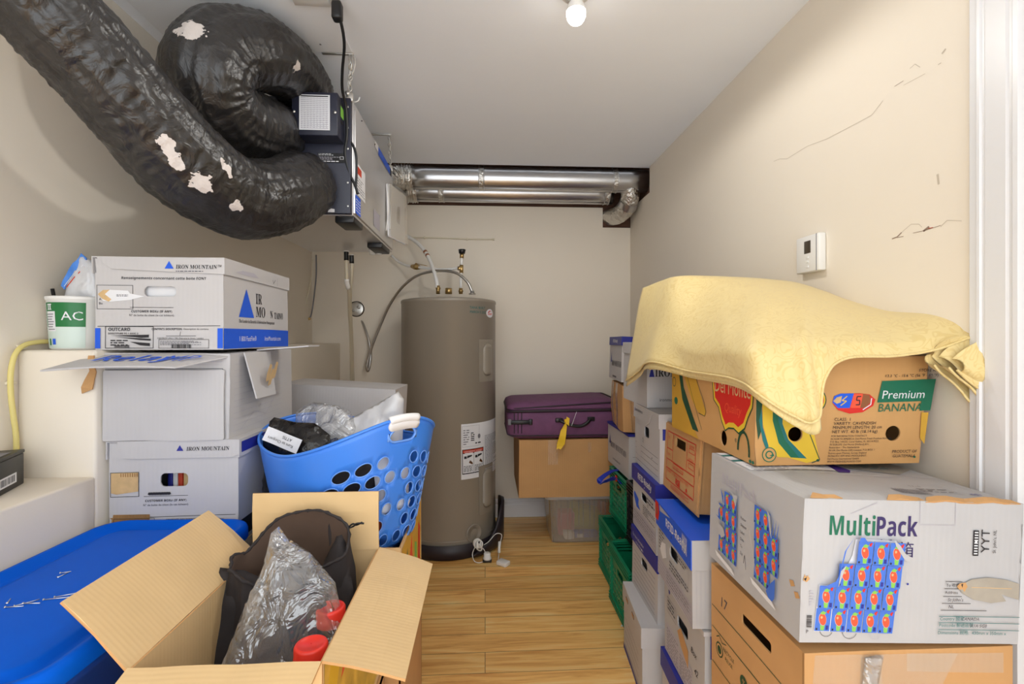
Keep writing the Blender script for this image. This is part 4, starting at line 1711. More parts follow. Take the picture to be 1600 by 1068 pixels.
def flexduct(name, label, pts, rad, seed, torn):
    P = crom(pts, 26)
    n = 84
    N = len(P)
    rs = []
    for i in range(N):
        f = i / (N - 1) * (len(rad) - 1)
        k = min(len(rad) - 2, int(f))
        rs.append(rad[k] + (rad[k + 1] - rad[k]) * (f - k))
    bm = MB()
    L_ = [0]
    for i in range(1, N):
        L_.append(L_[-1] + (P[i] - P[i - 1]).length)
    # curvature gives the inner side of each bend
    cur = []
    for i in range(N):
        a, c = P[max(0, i - 8)], P[min(N - 1, i + 8)]
        m_ = (a + c) / 2 - P[i]
        cur.append(m_)
    V, F = [], []
    nrm = None
    for i, p in enumerate(P):
        tg = (P[min(N - 1, i + 1)] - P[max(0, i - 1)]).normalized()
        if nrm is None:
            nrm = tg.orthogonal().normalized()
        nrm = (nrm - tg * nrm.dot(tg)).normalized()
        bi = tg.cross(nrm)
        for k in range(n):
            th = 2 * PI * k / n
            d = nrm * math.cos(th) + bi * math.sin(th)
            inner = max(0, d.dot(cur[i])) * 22
            s = L_[i]
            c1, s1 = math.cos(th), math.sin(th)
            # folds run round the duct on the inner side of a bend, along it on the stretched side
            ring = noise.noise(Vector((s * 34 + seed + 1.2 * c1, c1 * 1.1, s1 * 1.1)))
            fine = noise.noise(Vector((s * 80 + seed, c1 * 3 + seed, s1 * 3)))
            lng = noise.noise(Vector((s * 5 + seed, c1 * 7, s1 * 7)))
            lng2 = noise.noise(Vector((s * 9 + seed * 2, c1 * 16, s1 * 16)))
            q = rs[i] + (.06 + 1.0 * min(1, inner)) * .014 * (.6 - 2.2 * abs(ring)) + .004 * fine + .006 * lng + .0035 * (.6 - 2.2 * abs(lng2)) * (1 - .6 * min(1, inner)) - .006 * min(1, inner)
            q += .006 * noise.noise(Vector((s * 3 + seed, 2.2, c1)))
            V.append(p + d * q)
    for i in range(N - 1):
        for k in range(n):
            F.append((i * n + k, i * n + (k + 1) % n, (i + 1) * n + (k + 1) % n, (i + 1) * n + k))
    F.append(tuple(range(n))[::-1])
    F.append(tuple(range((N - 1) * n, N * n)))
    bm.add(V, F, 'duct', None, True)
    o = bm.build(name)
    at_ = o.data.attributes.new('torn', 'FLOAT', 'POINT')
    sn = []
    for c, r, ax, st in torn:              # lay each torn place on the bagging itself
        d = (c - EYE).normalized()
        near = [((v.co - EYE).length, v.co.copy()) for v in o.data.vertices if ((v.co - EYE) - d * (v.co - EYE).dot(d)).length < .012]
        sn.append((min(near, key=lambda q: q[0])[1] if near else c, r, ax, st))
    torn = sn
    for i, v in enumerate(o.data.vertices):
        f = 0
        for c, r, ax, st in torn:
            d = v.co - c
            al = d.dot(ax)
            pr = (d - ax * al).length
            q = math.sqrt((al / st) ** 2 + pr ** 2) / r
            f = max(f, 1 - q * .55) if q < 1.6 else f
        at_.data[i].value = f
    return tag(o, label, 'duct')


up = Vector((0, 0, 1))
dg = (at(280, 270, 1.18) - at(240, 205, 1.12)).normalized()
flexduct('flexible_duct', 'black plastic-wrapped duct running from the ventilation unit up to the left corner',
         [at(472, 288, 1.905), at(470, 291, 1.79), at(437, 305, 1.64), at(372, 309, 1.48), at(298, 262, 1.32), at(226, 187, 1.20), at(142, 90, 1.09), at(58, -2, 1.00), at(-10, -75, .95), at(-90, -140, .92), at(-190, -175, .91), at(-262, -185, .90)],
         [.108, .121, .122, .119, .117, .110, .103, .096, .094, .093, .093, .093], 3,
         [(at(262, 238, 1.155), .018, dg, 2.6), (at(277, 262, 1.175), .016, dg, 1.6), (at(322, 292, 1.27), .026, dg, 1.3), (at(377, 322, 1.375), .020, dg, 1.0), (at(360, 262, 1.42), .012, dg, 2)])
flexduct('flexible_duct', 'black plastic-wrapped duct bent into a tight loop above the long one',
         [at(486, 153, 1.99), at(475, 135, 1.89), at(443, 102, 1.75), at(400, 82, 1.61), at(350, 83, 1.52), at(323, 115, 1.475), at(333, 155, 1.52), at(368, 190, 1.62), at(408, 205, 1.74), at(442, 214, 1.90)],
         [.09, .100, .112, .120, .124, .125, .125, .122, .118, .105], 8,
         [(at(295, 40, 1.40), .034, Vector((1, 0, .3)).normalized(), 1.3), (at(466, 112, 1.68), .018, up, 1.8)])

# ------------------------------------------------------------------ electrical box and black cord
t = thing('ceiling_junction_box', 'white electrical box on the ceiling with the black cord plugged in', 'electrical box', (-.565, 1.60, ZC), (0, 0, 2))
b = MB()
b.box((0, 0, -.010), (.115, .075, .020), 'whiteplastic', bev=.003)
b.box((-.06, .0, -.002), (.30, .09, .004), 'whiteplastic', bev=.001)
b.build('box_body', t)
b = MB()
jp = at(526, 12, 1.60)
b.box((0, 0, 0), (.032, .036, .06), 'black', Matrix.Translation(at(527, 18, 1.585)), bev=.008)
for p in (crom([at(526, 22, 1.585), at(533, 36, 1.60), at(538, 70, 1.66), at(535, 110, 1.74), at(535, 140, 1.80), at(541, 170, 1.85), at(542, 210, 1.86), at(539, 240, 1.865), at(545, 268, 1.87), at(555, 290, 1.872), at(559, 303, 1.872)], 8),):
    b.tube(p, .0052, 'cord', 10)
p = crom([at(541, 219, 1.875), at(549, 223, 1.872), at(556, 240, 1.872), at(557, 268, 1.872), at(556, 292, 1.872)], 8)
b.tube(p, .0048, 'cord', 10)
tag(b.build('power_cord'), 'black power cord hanging from the ceiling box beside the control box', 'cord')
# thin panel and strips on the ceiling over the unit
b = MB()
b.box((-.845, 1.62, ZC - .0025), (.66, .60, .005), 'ceil', bev=.001)
for x in (-.70, -.62, -.93):
    b.lathe([(.004, -.0062), (.004, -.005)], 'inkgrey', 10, Matrix.Translation((x, 1.87, ZC)))
tag(b.build('ceiling_patch_panel'), 'grey screwed panel flush on the ceiling above the ducts', 'panel')


def chain(label, top, bot, hookx=0):
    t = thing('hanging_chain', label, 'chain', top, (0, 0, 0), 'chains holding the ventilation unit')
    b = MB()
    n = max(3, int((Vector(top) - Vector(bot)).length / .021))
    d = (Vector(bot) - Vector(top))
    for k in range(n):
        c = d * ((k + .5) / n)
        a = (k % 2) * PI / 2
        pts = []
        for i in range(14):
            th = 2 * PI * i / 14
            x, z = .0068 * math.cos(th), .013 * math.sin(th)
            pts.append(c + Vector((x * math.cos(a), x * math.sin(a), z)))
        b.tube(pts, 0.0028, 'chain', 6, True)
    b.build('links', t)
    b = MB()
    b.box((-.05, 0, -.003), (.12, .014, .006), 'chain', bev=.001)
    b.box((0, 0, -.016), (.016, .010, .026), 'chain', bev=.002)
    b.tube([(.004, -.01, -.01), (.007, -.012, -.04), (.003, -.012, -.07)], .003, 'chain', 6)
    b.build('ceiling_strap', t)
    b = MB()
    b.box(d + Vector((0, 0, -.004)), (.026, .014, .034), 'chain', bev=.003)
    b.lathe([(.009, 0), (.009, .006)], 'chain', 6, Matrix.Translation(d + Vector((-.006, -.010, .006))) @ Matrix.Rotation(math.radians(90), 4, 'X'))
    b.build('bracket', t)


chain('zinc chain at the near right corner of the ventilation unit', (-.523, 1.93, ZC - .001), (-.523, 1.915, UZ1 + .012))
chain('zinc chain at the far right corner of the ventilation unit', (-.520, 2.68, ZC - .001), (-.520, 2.705, UZ1 + .012))
# loose white tie hanging by the near chain
b = MB()
b.tube(crom([at(551, 84, 1.935), at(555, 95, 1.93), at(552, 112, 1.93), at(545, 126, 1.925), at(544, 145, 1.92), at(550, 158, 1.915), at(559, 158, 1.91), at(562, 152, 1.91)], 6), .0028, 'whiteplastic', 6)
tag(b.build('cable_tie'), 'white plastic strap looped beside the near chain', 'strap')

# ------------------------------------------------------------------ metal ducts along the back


def pipe(name, label, a, c, r, seams):
    t = thing(name, label, 'duct', a, (0, 0, 0), 'round metal ducts along the back wall')
    b = MB()
    v = Vector(c) - Vector(a)
    b.tube([v * (i / 12) for i in range(13)], [r + .0006 * math.sin(i * 2.3) for i in range(13)], 'metal', 40)
    b.tube([v * (i / 2) + Vector((0, -r * .35, -r * .95)) for i in range(3)], .003, 'metal', 6)
    b.build('duct_body', t)
    for s in seams:
        b = MB()
        X = Matrix.Translation(v * s)
        p0 = v.normalized()
        for k in (-.016, .016):
            b.tube([v * s + p0 * (k + o) for o in (-.004, -.002, .002, .004)], [r + .0005, r + .004, r + .004, r + .0005], 'metal', 40, caps=False)
        b.tube([v * s + p0 * o for o in (-.02, .02)], r + .0012, 'foil', 40, caps=False)
        b.build('seam_collar', t)
    return t


pipe('metal_duct', 'round metal duct under the ceiling edge, the nearer of the two', (-.50, 3.225, 2.345), (XR + .02, 3.225, 2.345), .0755, (.30, .86))
pipe('metal_duct', 'round metal duct tight against the back wall, the farther of the two', (-.50, 3.42, 2.318), (.90, 3.42, 2.318), .0755, (.14, .97))
t = thing('duct_elbow', 'foil taped duct elbow turning into the back wall at the right corner', 'duct', (0, 0, 0))
b = MB()
pts = [(.972, 3.232, 2.31), (.985, 3.262, 2.25), (.977, 3.32, 2.195), (.945, 3.40, 2.165), (.925, 3.47, 2.17), (.92, 3.545, 2.185)]
P = crom(pts, 10)
b.tube(P, .062, 'foil', 36, fn=lambda i, th: 1 + .03 * noise.noise(Vector((i * .5, math.cos(th) * 3, math.sin(th) * 3))))
b.build('elbow_body', t)
b = MB()
b.tube(P[14:20], .065, 'metal', 36, caps=False)
b.build('metal_band', t)
# foil covered connections between the unit and the ducts
for k, (y, z, lab) in enumerate(((3.225, 2.345, 'crinkled foil sleeve joining the nearer metal duct to the ventilation unit'), (3.42, 2.318, 'crinkled foil sleeve joining the farther metal duct to the ventilation unit'))):
    b = MB()
    P = crom([(-.70 + .1 * k, 2.73, 2.10), (-.69 + .1 * k, 2.90, 2.13), (-.66 + .06 * k, y - .14, z - .10), (-.60, y - .03, z - .02), (-.535, y, z), (-.47, y, z)], 12)
    b.tube(P, [.082] * len(P), 'foil', 36, fn=lambda i, th: 1 + .05 * math.sin(i * 1.9) + .05 * noise.noise(Vector((i * .6, math.cos(th) * 3, math.sin(th) * 3 + k))))
    tag(b.build('foil_sleeve'), lab, 'duct')


# ================================================================== water heater
TX, TY, TR = -.232, 3.137, .298
t = thing('water_heater', 'tall grey brown cylindrical water heater standing by the back wall', 'water heater', (TX, TY, 0))
A0 = -85.8


def tang(px):
    return math.radians(A0 + math.degrees(math.asin(max(-.995, min(.995, (px - 701.5) / 73.5)))))


def cyl(a, z, o=0):
    return Vector(((TR + o) * math.cos(a), (TR + o) * math.sin(a), z))


b = MB()
b.lathe([(TR - .004, .035), (TR, .05), (TR, 1.505), (TR + .003, 1.507), (TR + .003, 1.520), (TR - .002, 1.527), (TR - .03, 1.532), (.002, 1.535)], 'tank', 96)
b.lathe([(TR + .0025, .100), (TR + .0035, .102), (TR + .0035, .106), (TR + .0025, .108)], 'tank', 96, cap=False)
b.build('tank_shell', t)
b = MB()
b.lathe([(TR + .004, .002), (TR + .014, .004), (TR + .012, .085), (TR + .008, .085), (TR + .005, .02), (TR - .02, .015)], 'tankpan', 96)
b.build('base_skirt', t, 'dark skirt round the foot')
for z0, z1, lab in ((1.027, 1.282, 'upper'), (.230, .525, 'lower')):
    b = MB()
    a0, a1 = tang(745), tang(767)
    q = TR
    W_ = (a1 - a0) * q
    X = None
    b.sheet(dense(rrect(0, z0, W_, z1, .006), .02), [], 'tank', None, .003, .02, lambda u, v, o: cyl(a0 + u / q, v, .004 + o), smooth=False)
    m_ = W_ * .52
    b.sheet(dense(rrect(m_ - .042, z0 + .035, m_ + .042, z1 - .025, .04, 8), .012), [], 'tank', None, .010, .008,
            lambda u, v, o: cyl(a0 + u / q, v, .005 + (.016 if o == 0 else 0) * min(1, max(0, 1 - max(abs(u - m_) / .042, 0) ** 3)) * min(1, min(v - z0 - .035, z1 - .025 - v) / .02 + .2)), smooth=True)
    b.build('access_panel', t)
b = MB()
a0, a1 = tang(719), tang(773.5)
W_ = (a1 - a0) * TR
lz0, lz1 = .462, .786
fl = lambda u, v, o: cyl(a0 + u / TR, v, .0012 + o)
b.sheet(dense([(0, lz0), (W_, lz0), (W_, lz1), (0, lz1)], .02), [], 'paper', None, .0008, .02, fl)


class CylFace(Face):
    """printing wrapped round the tank"""

    def __init__(s, mb):
        s.mb, s.k = mb, 0

    def poly(s, pts, m):
        s.k += 1
        o = dense(pts, .015)
        V, T = triang(o, [], 0)
        s.mb.add([fl(u, v, .0005 + .00002 * s.k) for u, v in V], T, m)

    def text(s, tx, u, v, size, m, align='L', sx=1, rot=0, shear=0):
        s.k += 1
        V, F_, x0, x1 = textmesh(tx)
        o = {'L': x0, 'C': (x0 + x1) / 2, 'R': x1}[align]
        s.mb.add([fl(u + (x - o) * size * sx, v + y * size, .0005 + .00002 * s.k) for x, y in V], F_, m)


F = CylFace(b)
F.rect(.006, lz0 + .03, .155, lz0 + .175, 'ink')
F.rect(.010, lz0 + .036, .151, lz0 + .150, 'paper')
F.rect(.010, lz0 + .154, .151, lz0 + .171, 'redink')
F.text('AVERTISSEMENT / WARNING', .080, lz0 + .158, .0095, 'paper', 'C')
F.line(.0805, lz0 + .036, .0805, lz0 + .15, 'ink', .002)
for u in (.018, .090):
    F.rect(u, lz0 + .120, u + .016, lz0 + .135, 'ink')
    F.poly([(u + .018, lz0 + .122), (u + .05, lz0 + .132), (u + .05, lz0 + .140), (u + .02, lz0 + .138)], 'ink')
    F.poly([(u + .03, lz0 + .095), (u + .055, lz0 + .082), (u + .056, lz0 + .092), (u + .038, lz0 + .11)], 'copper')
    F.fine(u - .004, lz0 + .042, u + .056, lz0 + .08, 5, 'ink', 3, .45)
F.frame(.006, lz0 + .19, .12, lz1 - .012, 'inkgrey', .001)
F.fine(.012, lz0 + .20, .05, lz1 - .03, 7, 'inkgrey', 4, .4)
F.fine(.06, lz0 + .22, .085, lz1 - .05, 5, 'ink', 6, .5)
F.poly(ell(.118, lz0 + .245, .010, .014), 'inkgrey')
F.fine(.09, lz0 + .20, .13, lz0 + .212, 1, 'ink', 7, .6)
F.fine(.165, lz0 + .06, W_ - .008, lz1 - .08, 22, 'inkgrey', 8, .35)
F.fine(.165, lz0 + .01, W_ - .05, lz0 + .045, 3, 'palegrey', 9, .4)
b.build('warning_label', t, 'white printed warning label')
b = MB()
bz = 1.442
a_ = tang(763)
fl = lambda u, v, o: cyl(a_ + u / TR, bz + v, .0012 + o)
b.sheet(ell(0, 0, .040, .026, 32), [], 'paper', None, .001, .012, fl)
F = CylFace(b)
F.poly([(-.028, .004), (-.005, .018), (.026, .010), (.0, .012), (-.016, .004)], 'red')
F.text(bold('Giant'), 0, -.010, .020, 'red', 'C')
b.build('badge', t, 'white oval badge with red lettering')
b = MB()
a_ = tang(741)
bz = 1.452
F = CylFace(b)
F.text('TANK BUILT', -.045, .012, .021, 'teal', shear=.1)
F.text('MARCH 5 2022', -.042, -.014, .021, 'teal', sx=.9)
b.build('marker_note', t, 'teal handwriting')


def onT(px, y, z):
    p = at(px, y, z)
    return p - Vector((TX, TY, 0))


b = MB()                                            # hot nipple, relief fitting, cold nipple
b.tube([onT(684.5, 459, 3.12), onT(684.5, 446, 3.12)], .012, 'brass', 16)
b.tube([onT(684.5, 452, 3.12), onT(684.5, 449, 3.12)], .017, 'brass', 6)
b.build('pipe_nipple', t, 'dark brass nipple')
b = MB()
b.tube([onT(701, 459, 3.12), onT(701, 450, 3.12)], .022, 'brass', 16)
b.build('relief_fitting', t, 'brass plug')
b = MB()
b.tube([onT(720, 459, 3.12), onT(720, 450, 3.12)], .012, 'brass', 16)
b.tube([onT(720, 456, 3.12), onT(720, 453, 3.12)], .016, 'brass', 6)
b.build('pipe_nipple', t, 'brass nipple')
b = MB()
X = Matrix.Translation(cyl(tang(738), .135, 0)) @ Matrix.Rotation(tang(738) + PI / 2, 4, 'Z') @ Matrix.Rotation(math.radians(90), 4, 'X')
b.lathe([(.055, 0), (.055, .003), (.046, .005), (.044, .002), (.034, .004), (.033, .001), (.020, .003)], 'tank', 32, X)
b.build('drain_cover', t)

b = MB()                                            # black drain tray stood on edge behind the foot of the heater
V = []
b.loft([[cyl(math.radians(a), z, o) for o, z in ((.045, .012), (.055, .03), (.058, hh_), (.047, hh_ + .003), (.040, hh_), (.036, .04))]
        for a, hh_ in ((-62, .03), (-52, .05), (-42, .08), (-32, .13), (-24, .19), (-16, .24), (-6, .255), (6, .255), (20, .24))], 'tankpan')
o = b.build('drain_tray', None, None, (TX, TY, 0), recalc=True)
tag(o, 'black curved plastic tray standing upright against the right foot of the water heater', 'tray')

# white water pipes and valves over the heater
t = thing('hot_water_pipe', 'white pipe arching from under the ventilation unit down to the water heater', 'pipe', (0, 0, 0))
b = MB()
b.tube(crom([at(622, 366, 3.40), at(638, 370, 3.38), at(655, 382, 3.33), at(668, 399, 3.26), at(677, 420, 3.18), at(682, 438, 3.13), at(684, 452, 3.12)], 8), .0125, 'whiteplastic', 14)
b.build('pipe_run', t)
b = MB()
P = crom([at(664, 392.5, 3.285), at(667, 397, 3.268), at(669, 401, 3.25)], 4)
b.tube(P[0:3], .0145, 'copper', 14)
b.tube(P[5:8], .0145, 'copper', 14)
b.build('copper_ring', t)
t = thing('cold_water_pipe', 'thin white pipe with a brass valve running right to the riser', 'pipe', (0, 0, 0))
b = MB()
b.tube(crom([at(612, 399, 3.42), at(622, 408, 3.41), at(634, 414, 3.38), at(646, 417, 3.33), at(662, 418, 3.25), at(690, 421, 3.18), at(720, 418, 3.12)], 8), .0088, 'whiteplastic', 12)
b.build('pipe_run', t)
b = MB()
b.tube([at(644, 416, 3.335), at(655, 417.5, 3.28)], .014, 'brass', 10)
b.tube([at(647, 416.5, 3.32), at(652, 417, 3.29)], .019, 'brass', 8)
b.tube([at(650, 416, 3.30), at(650, 411, 3.30)], .007, 'brass', 8)
vl = b.build('valve', t, 'brass ball valve')
b = MB()
b.bar(at(650, 411.5, 3.30), at(667, 415, 3.26), .012, .004, 'brass')
b.build('lever', vl)
t = thing('riser_pipe', 'white riser with brass tee and a black arrestor cap on the water heater', 'pipe', (0, 0, 0))
b = MB()
b.tube([at(720, 452, 3.12), at(720.5, 424, 3.12)], .0088, 'whiteplastic', 12)
b.tube([at(721, 414, 3.12), at(721.5, 400, 3.12)], .0095, 'whiteplastic', 12)
b.build('pipe_run', t)
b = MB()
b.tube([at(721, 426, 3.12), at(721, 414, 3.12)], .0125, 'brass', 10)
b.tube([at(715, 419, 3.12), at(721, 419, 3.12)], .0125, 'brass', 10)
b.build('tee', t, 'brass tee')
b = MB()
b.tube([at(721.5, 403, 3.12), at(721.7, 396, 3.12)], .013, 'brass', 10)
b.build('collar', t)
b = MB()
b.tube([at(721.7, 396, 3.12), at(722, 390, 3.12), at(722, 389.5, 3.12)], [.019, .024, .021], 'black', 18)
b.build('cap', t, 'black cap')
# armoured cable from the round box up over the heater
t = thing('armored_cable', 'ribbed metal armoured cable arching from the wall box to the heater top', 'cable', (0, 0, 0))
b = MB()
P = crom([at(558, 489, 3.50), at(566, 503, 3.47), at(574, 524, 3.44), at(579, 548, 3.42), at(578, 568, 3.41), at(575, 579, 3.41), at(573, 572, 3.40), at(577, 555, 3.40), at(583, 536, 3.39), at(596, 504, 3.37),
          at(610, 474, 3.33), at(630, 447, 3.28), at(655, 429, 3.22), at(685, 423, 3.16), at(712, 426, 3.12), at(730, 440, 3.10), at(738, 456, 3.10)], 26)
b.tube(P, [.0082 + .0012 * (k % 2) for k in range(len(P))], 'cable_armor', 10)
b.build('cable_run', t)
b = MB()
b.lathe([(.022, 0), (.022, .004), (.013, .006), (.013, .02), (.009, .022)], 'cable_armor', 18, Matrix.Translation(at(738, 459.5, 3.10)))
b.build('connector', t)
t = thing('wall_box', 'round metal electrical box set in the back wall behind the white hoses', 'electrical box', at(559, 483, 3.50))
t.location.y = YB
b = MB()
Xw = Matrix.Rotation(math.radians(90), 4, 'X')
b.lathe([(.056, .0005), (.056, .002), (.052, .0025)], 'darkhole', 32, Xw)
b.lathe([(.050, .002), (.050, .005), (.046, .007), (.002, .0075)], 'chain', 32, Xw)
b.lathe([(.012, .007), (.012, .016), (.004, .018)], 'chain', 12, Xw @ Matrix.Translation((.018, .012, 0)))
b.lathe([(.009, .007), (.009, .016)], 'cable_armor', 12, Xw @ Matrix.Translation((-.02, -.012, 0)))
b.build('cover_plate', t)
# drain hoses under the unit
for k, (pts, lab) in enumerate((([at(541, 392, 2.62), at(541.5, 420, 2.62), at(542, 440, 2.64), at(545, 455, 2.70), at(546, 490, 2.9), at(548, 530, 3.1), at(549, 590, 3.3), at(550, 640, 3.4)], 'white drain hose with a white coupling, left of the pair under the ventilation unit'),
                                ([at(549, 397, 2.62), at(550, 425, 2.64), at(548, 450, 2.72), at(547.5, 480, 2.9), at(550, 530, 3.12), at(551.5, 590, 3.32), at(553, 640, 3.42)], 'white drain hose, right of the pair under the ventilation unit'))):
    t = thing('drain_hose', lab, 'hose', (0, 0, 0), (0, 0, 0), 'drain hoses under the ventilation unit')
    b = MB()
    P = crom(pts, 8)
    b.tube(P, .0088, 'cream', 12)
    b.build('hose_run', t)
    b = MB()
    b.tube(P[0:5], .0125, 'black', 12)
    b.tube([P[0], P[1] + (P[0] - P[1]) * .6], .0155, 'whiteplastic', 12)
    b.build('hose_clamp', t, 'black clamp bands')
    if k == 0:
        b = MB()
        b.tube(P[14:19] + P[19:23], .0125, 'whiteplastic', 12)
        b.build('coupling', t)
# thin grey wires in the left corner
b = MB()
b.tube(crom([at(494, 398, 3.40), at(494, 430, 3.40), at(491, 460, 3.40), at(487, 488, 3.39), at(484, 496, 3.38), at(479, 499, 3.38)], 8), .005, 'inkgrey', 8)
b.tube([at(485, 497, 3.38), at(477, 500, 3.38)], .009, 'brass', 8)
tag(b.build('corner_wire'), 'grey wire with a small brass end hanging in the back left corner', 'wire')
b = MB()
b.tube(crom([at(488, 405, 3.36), at(487, 430, 3.36), at(480, 465, 3.34), at(471, 494, 3.30), at(466, 500, 3.3)], 8), .0042, 'cream', 8)
b.tube([at(471, 499, 3.30), at(467, 500, 3.3)], .008, 'brass', 8)
tag(b.build('corner_wire'), 'beige wire left of the grey one in the back left corner', 'wire')
# horizontal capped line on the back wall
b = MB()
P = [at(622, 372, 3.505), at(664, 372, 3.505), at(700, 372.5, 3.505), at(730, 373.5, 3.505), at(770, 373.5, 3.505)]
for p in P:
    p.y = YB - .009
b.tube(crom(P, 6), .0052, 'cream', 8)
b.tube([P[-1], P[-1] + Vector((.012, 0, 0))], .009, 'cream', 8)
for f in (1, 3):
    b.box(P[f], (.012, .018, .018), 'cream', bev=.002)
tag(b.build('wall_tube'), 'thin beige tube clipped level on the back wall above the water heater', 'tube')

# leak sensor and adapter at the heater's foot
t = thing('leak_sensor', 'small white sensor box on the floor right of the water heater', 'sensor', (.103, 2.765, 0), (0, 0, -38))
b = MB()
b.box((0, 0, .013), (.066, .050, .024), 'whiteplastic', bev=.005)
b.build('case', t)
b = MB()
b.tube(crom([(-.03, -.004, .012), (-.05, .02, .006), (-.062, .04, .02), (-.068, .052, .04)], 6), .0022, 'whiteplastic', 6)
b.tube(crom([(-.075, .075, .085), (-.085, .10, .12), (-.12, .09, .12), (-.14, .05, .085), (-.155, .02, .07)], 6), .0022, 'whiteplastic', 6)
b.build('cord', t)
b = MB()
for k in range(5):
    a = k * 1.26
    o_ = Vector((.005 * math.cos(a), .005 * math.sin(a), 0))
    b.tube([Vector((-.066, .050, .036)) + o_, Vector((-.072, .060, .062)) + o_ * .6, Vector((-.077, .072, .09)) + o_], .0048, 'whiteplastic', 8)
b.build('cord_bundle', t)
t = thing('plug_adapter', 'small white plug with coiled cord at the foot of the water heater', 'plug', (.012, 2.815, 0))
b = MB()
b.box((0, 0, .008), (.052, .040, .016), 'black', bev=.004)
b.lathe([(.024, .015), (.024, .022), (.020, .024), (.020, .048), (.017, .051), (.001, .051)], 'whiteplastic', 24)
b.build('plug_body', t)
b = MB()
R = random.Random(3)
c0 = Vector((-.052, .01, .095))
for k in range(7):
    a = k * .9
    c = c0 + Vector((R.uniform(-.012, .012), R.uniform(-.01, .01), R.uniform(-.012, .012)))
    ax = Vector((math.cos(a), math.sin(a), R.uniform(-.4, .4))).normalized()
    u = ax.orthogonal().normalized()
    v = ax.cross(u)
    b.tube([c + u * (.022 * math.cos(q)) + v * (.022 * math.sin(q)) for q in [2 * PI * i / 16 for i in range(16)]], .0042, 'whiteplastic', 7, True)
b.tube(crom([(-.07, .0, .085), (-.085, -.01, .05), (-.075, -.02, .015), (-.05, -.025, .005), (-.025, -.015, .006)], 6), .0024, 'whiteplastic', 6)
b.tube(crom([(-.04, .01, .08), (-.022, .008, .07), (-.01, .002, .05)], 5), .0024, 'whiteplastic', 6)
b.build('coiled_cord', t)

# ================================================================== suitcase, carton, clear bin at the back right
t = thing('storage_bin', 'clear plastic bin with pink, green and blue things under a brown carton', 'bin', (.66, 3.18, 0))
bw, bd, bh = .56, .36, .322


def bl(s, z):
    return [(x, y, z) for x, y in rrect(-bw / 2 + s, -bd / 2 + s, bw / 2 - s, bd / 2 - s, .03, 6)]


b = MB()
b.loft([bl(.045, .002), bl(.038, .006), bl(.016, bh - .030), bl(.004, bh - .028), bl(.004, bh - .016), bl(.018, bh - .016), bl(.040, .010), bl(.046, .006)], 'binplastic', cap0=True, cap1=True)
for k in range(7):
    x = -bw / 2 + .07 + k * .07
    for dx in (0, .028):
        b.bar((x + dx, -bd / 2 + .040, .012), (x + dx - .004, -bd / 2 + .0165, bh - .035), .004, .003, 'binplastic', (0, 1, 0))
b.build('bin_body', t)
b = MB()
b.loft([bl(-.004, bh - .034), bl(-.006, bh - .033), bl(-.006, bh - .006), bl(.0, bh), bl(.02, bh), bl(.03, bh - .006), bl(.05, bh - .006)], 'milky')
b.build('lid', t, 'greyish translucent lid')
t = thing('brown_carton', 'plain brown carton between the clear bin and the purple suitcase', 'box', (.545, 3.185, bh + .002), (0, 0, 0))
b = MB()
carton(b, .68, .50, .350, 'kraft', top='x', tape='tape')
F = Face(b, faceM('front', .68, .50, .350), .001)
F.rect(.175, .20, .235, .35, 'tape')
F.rect(.42, .27, .44, .33, 'tape')
F.path([(.11, .055), (.13, .05)], 'tornpaper', .002)
b.warp(.005, 2.6, 31)
b.build('body', t)
for nm, lab, c, d, m in (('pink_box', 'pink thing in the clear bin', (.525, 3.155, .095), (.11, .10, .15), 'pinkstuff'),
                         ('green_bundle', 'yellow green bundle in the clear bin', (.66, 3.20, .115), (.20, .16, .12), 'greenstuff'),
                         ('blue_tube', 'blue and white tube lying in front in the clear bin', (.64, 3.085, .042), (.16, .05, .05), 'bluestuff'),
                         ('white_tub', 'white thing lying left in front in the clear bin', (.53, 3.072, .043), (.07, .05, .06), 'whiteplastic'),
                         ('red_box', 'pale red bundle at the right of the clear bin', (.80, 3.15, .14), (.10, .18, .20), 'redorange')):
    b = MB()
    b.box((0, 0, 0), d, m, Matrix.Rotation(.25, 4, 'Y') if nm == 'green_bundle' else None, bev=.018, seg=3)
    b.warp(.008, 14, len(nm))
    if nm == 'blue_tube':
        F = Face(b, Matrix.Translation((-.08, -.027, -.025)) @ Matrix(((1, 0, 0, 0), (0, 0, -1, 0), (0, 1, 0, 0), (0, 0, 0, 1))), .009)
        F.rect(.02, .012, .06, .036, 'paper')
    tag(b.build(nm, None, None, c), lab, 'clutter', 'things in the clear bin')

t = thing('suitcase', 'purple fabric suitcase with a black handle lying on the brown carton', 'suitcase', (.480, 3.165, bh + .356))
sw, sd, sh = .69, .50, .238


def sl(s, z, dz=0):
    return [(x, y, z + dz * x) for x, y in rrect(-sw / 2 + s, -sd / 2 + s, sw / 2 - s, sd / 2 - s, .055, 7)]


b = MB()
b.loft([sl(.03, .004), sl(.006, .018), sl(0, .03), sl(0, .10), sl(-.001, .165, .01), sl(.002, .168, .01)], 'suit')
b.loft([sl(.0, .182, .012), sl(-.002, .192, .014), sl(.006, .212, .02), sl(.03, .226, .026), sl(.12, .236, .03), sl(.2, .238, .03)], 'suit')
b.warp(.004, 7, 4)
b.build('shell', t)
b = MB()
b.loft([sl(.006, .166, .01), sl(-.006, .167, .01), sl(-.007, .175, .011), sl(-.006, .183, .012), sl(.006, .184, .012)], 'suitdark')
for z in (.026, .206):
    b.tube([Vector(p) + Vector((0, 0, z)) for p in [(x, y, 0 if z < .1 else .018 * x / .3) for x, y in rrect(-sw / 2 + .002, -sd / 2 + .002, sw / 2 - .002, sd / 2 - .002, .055, 7)]], .005, 'suitdark', 7, True)
b.warp(.004, 7, 4)
b.build('zip_gusset', t, 'dark zip band')
b = MB()
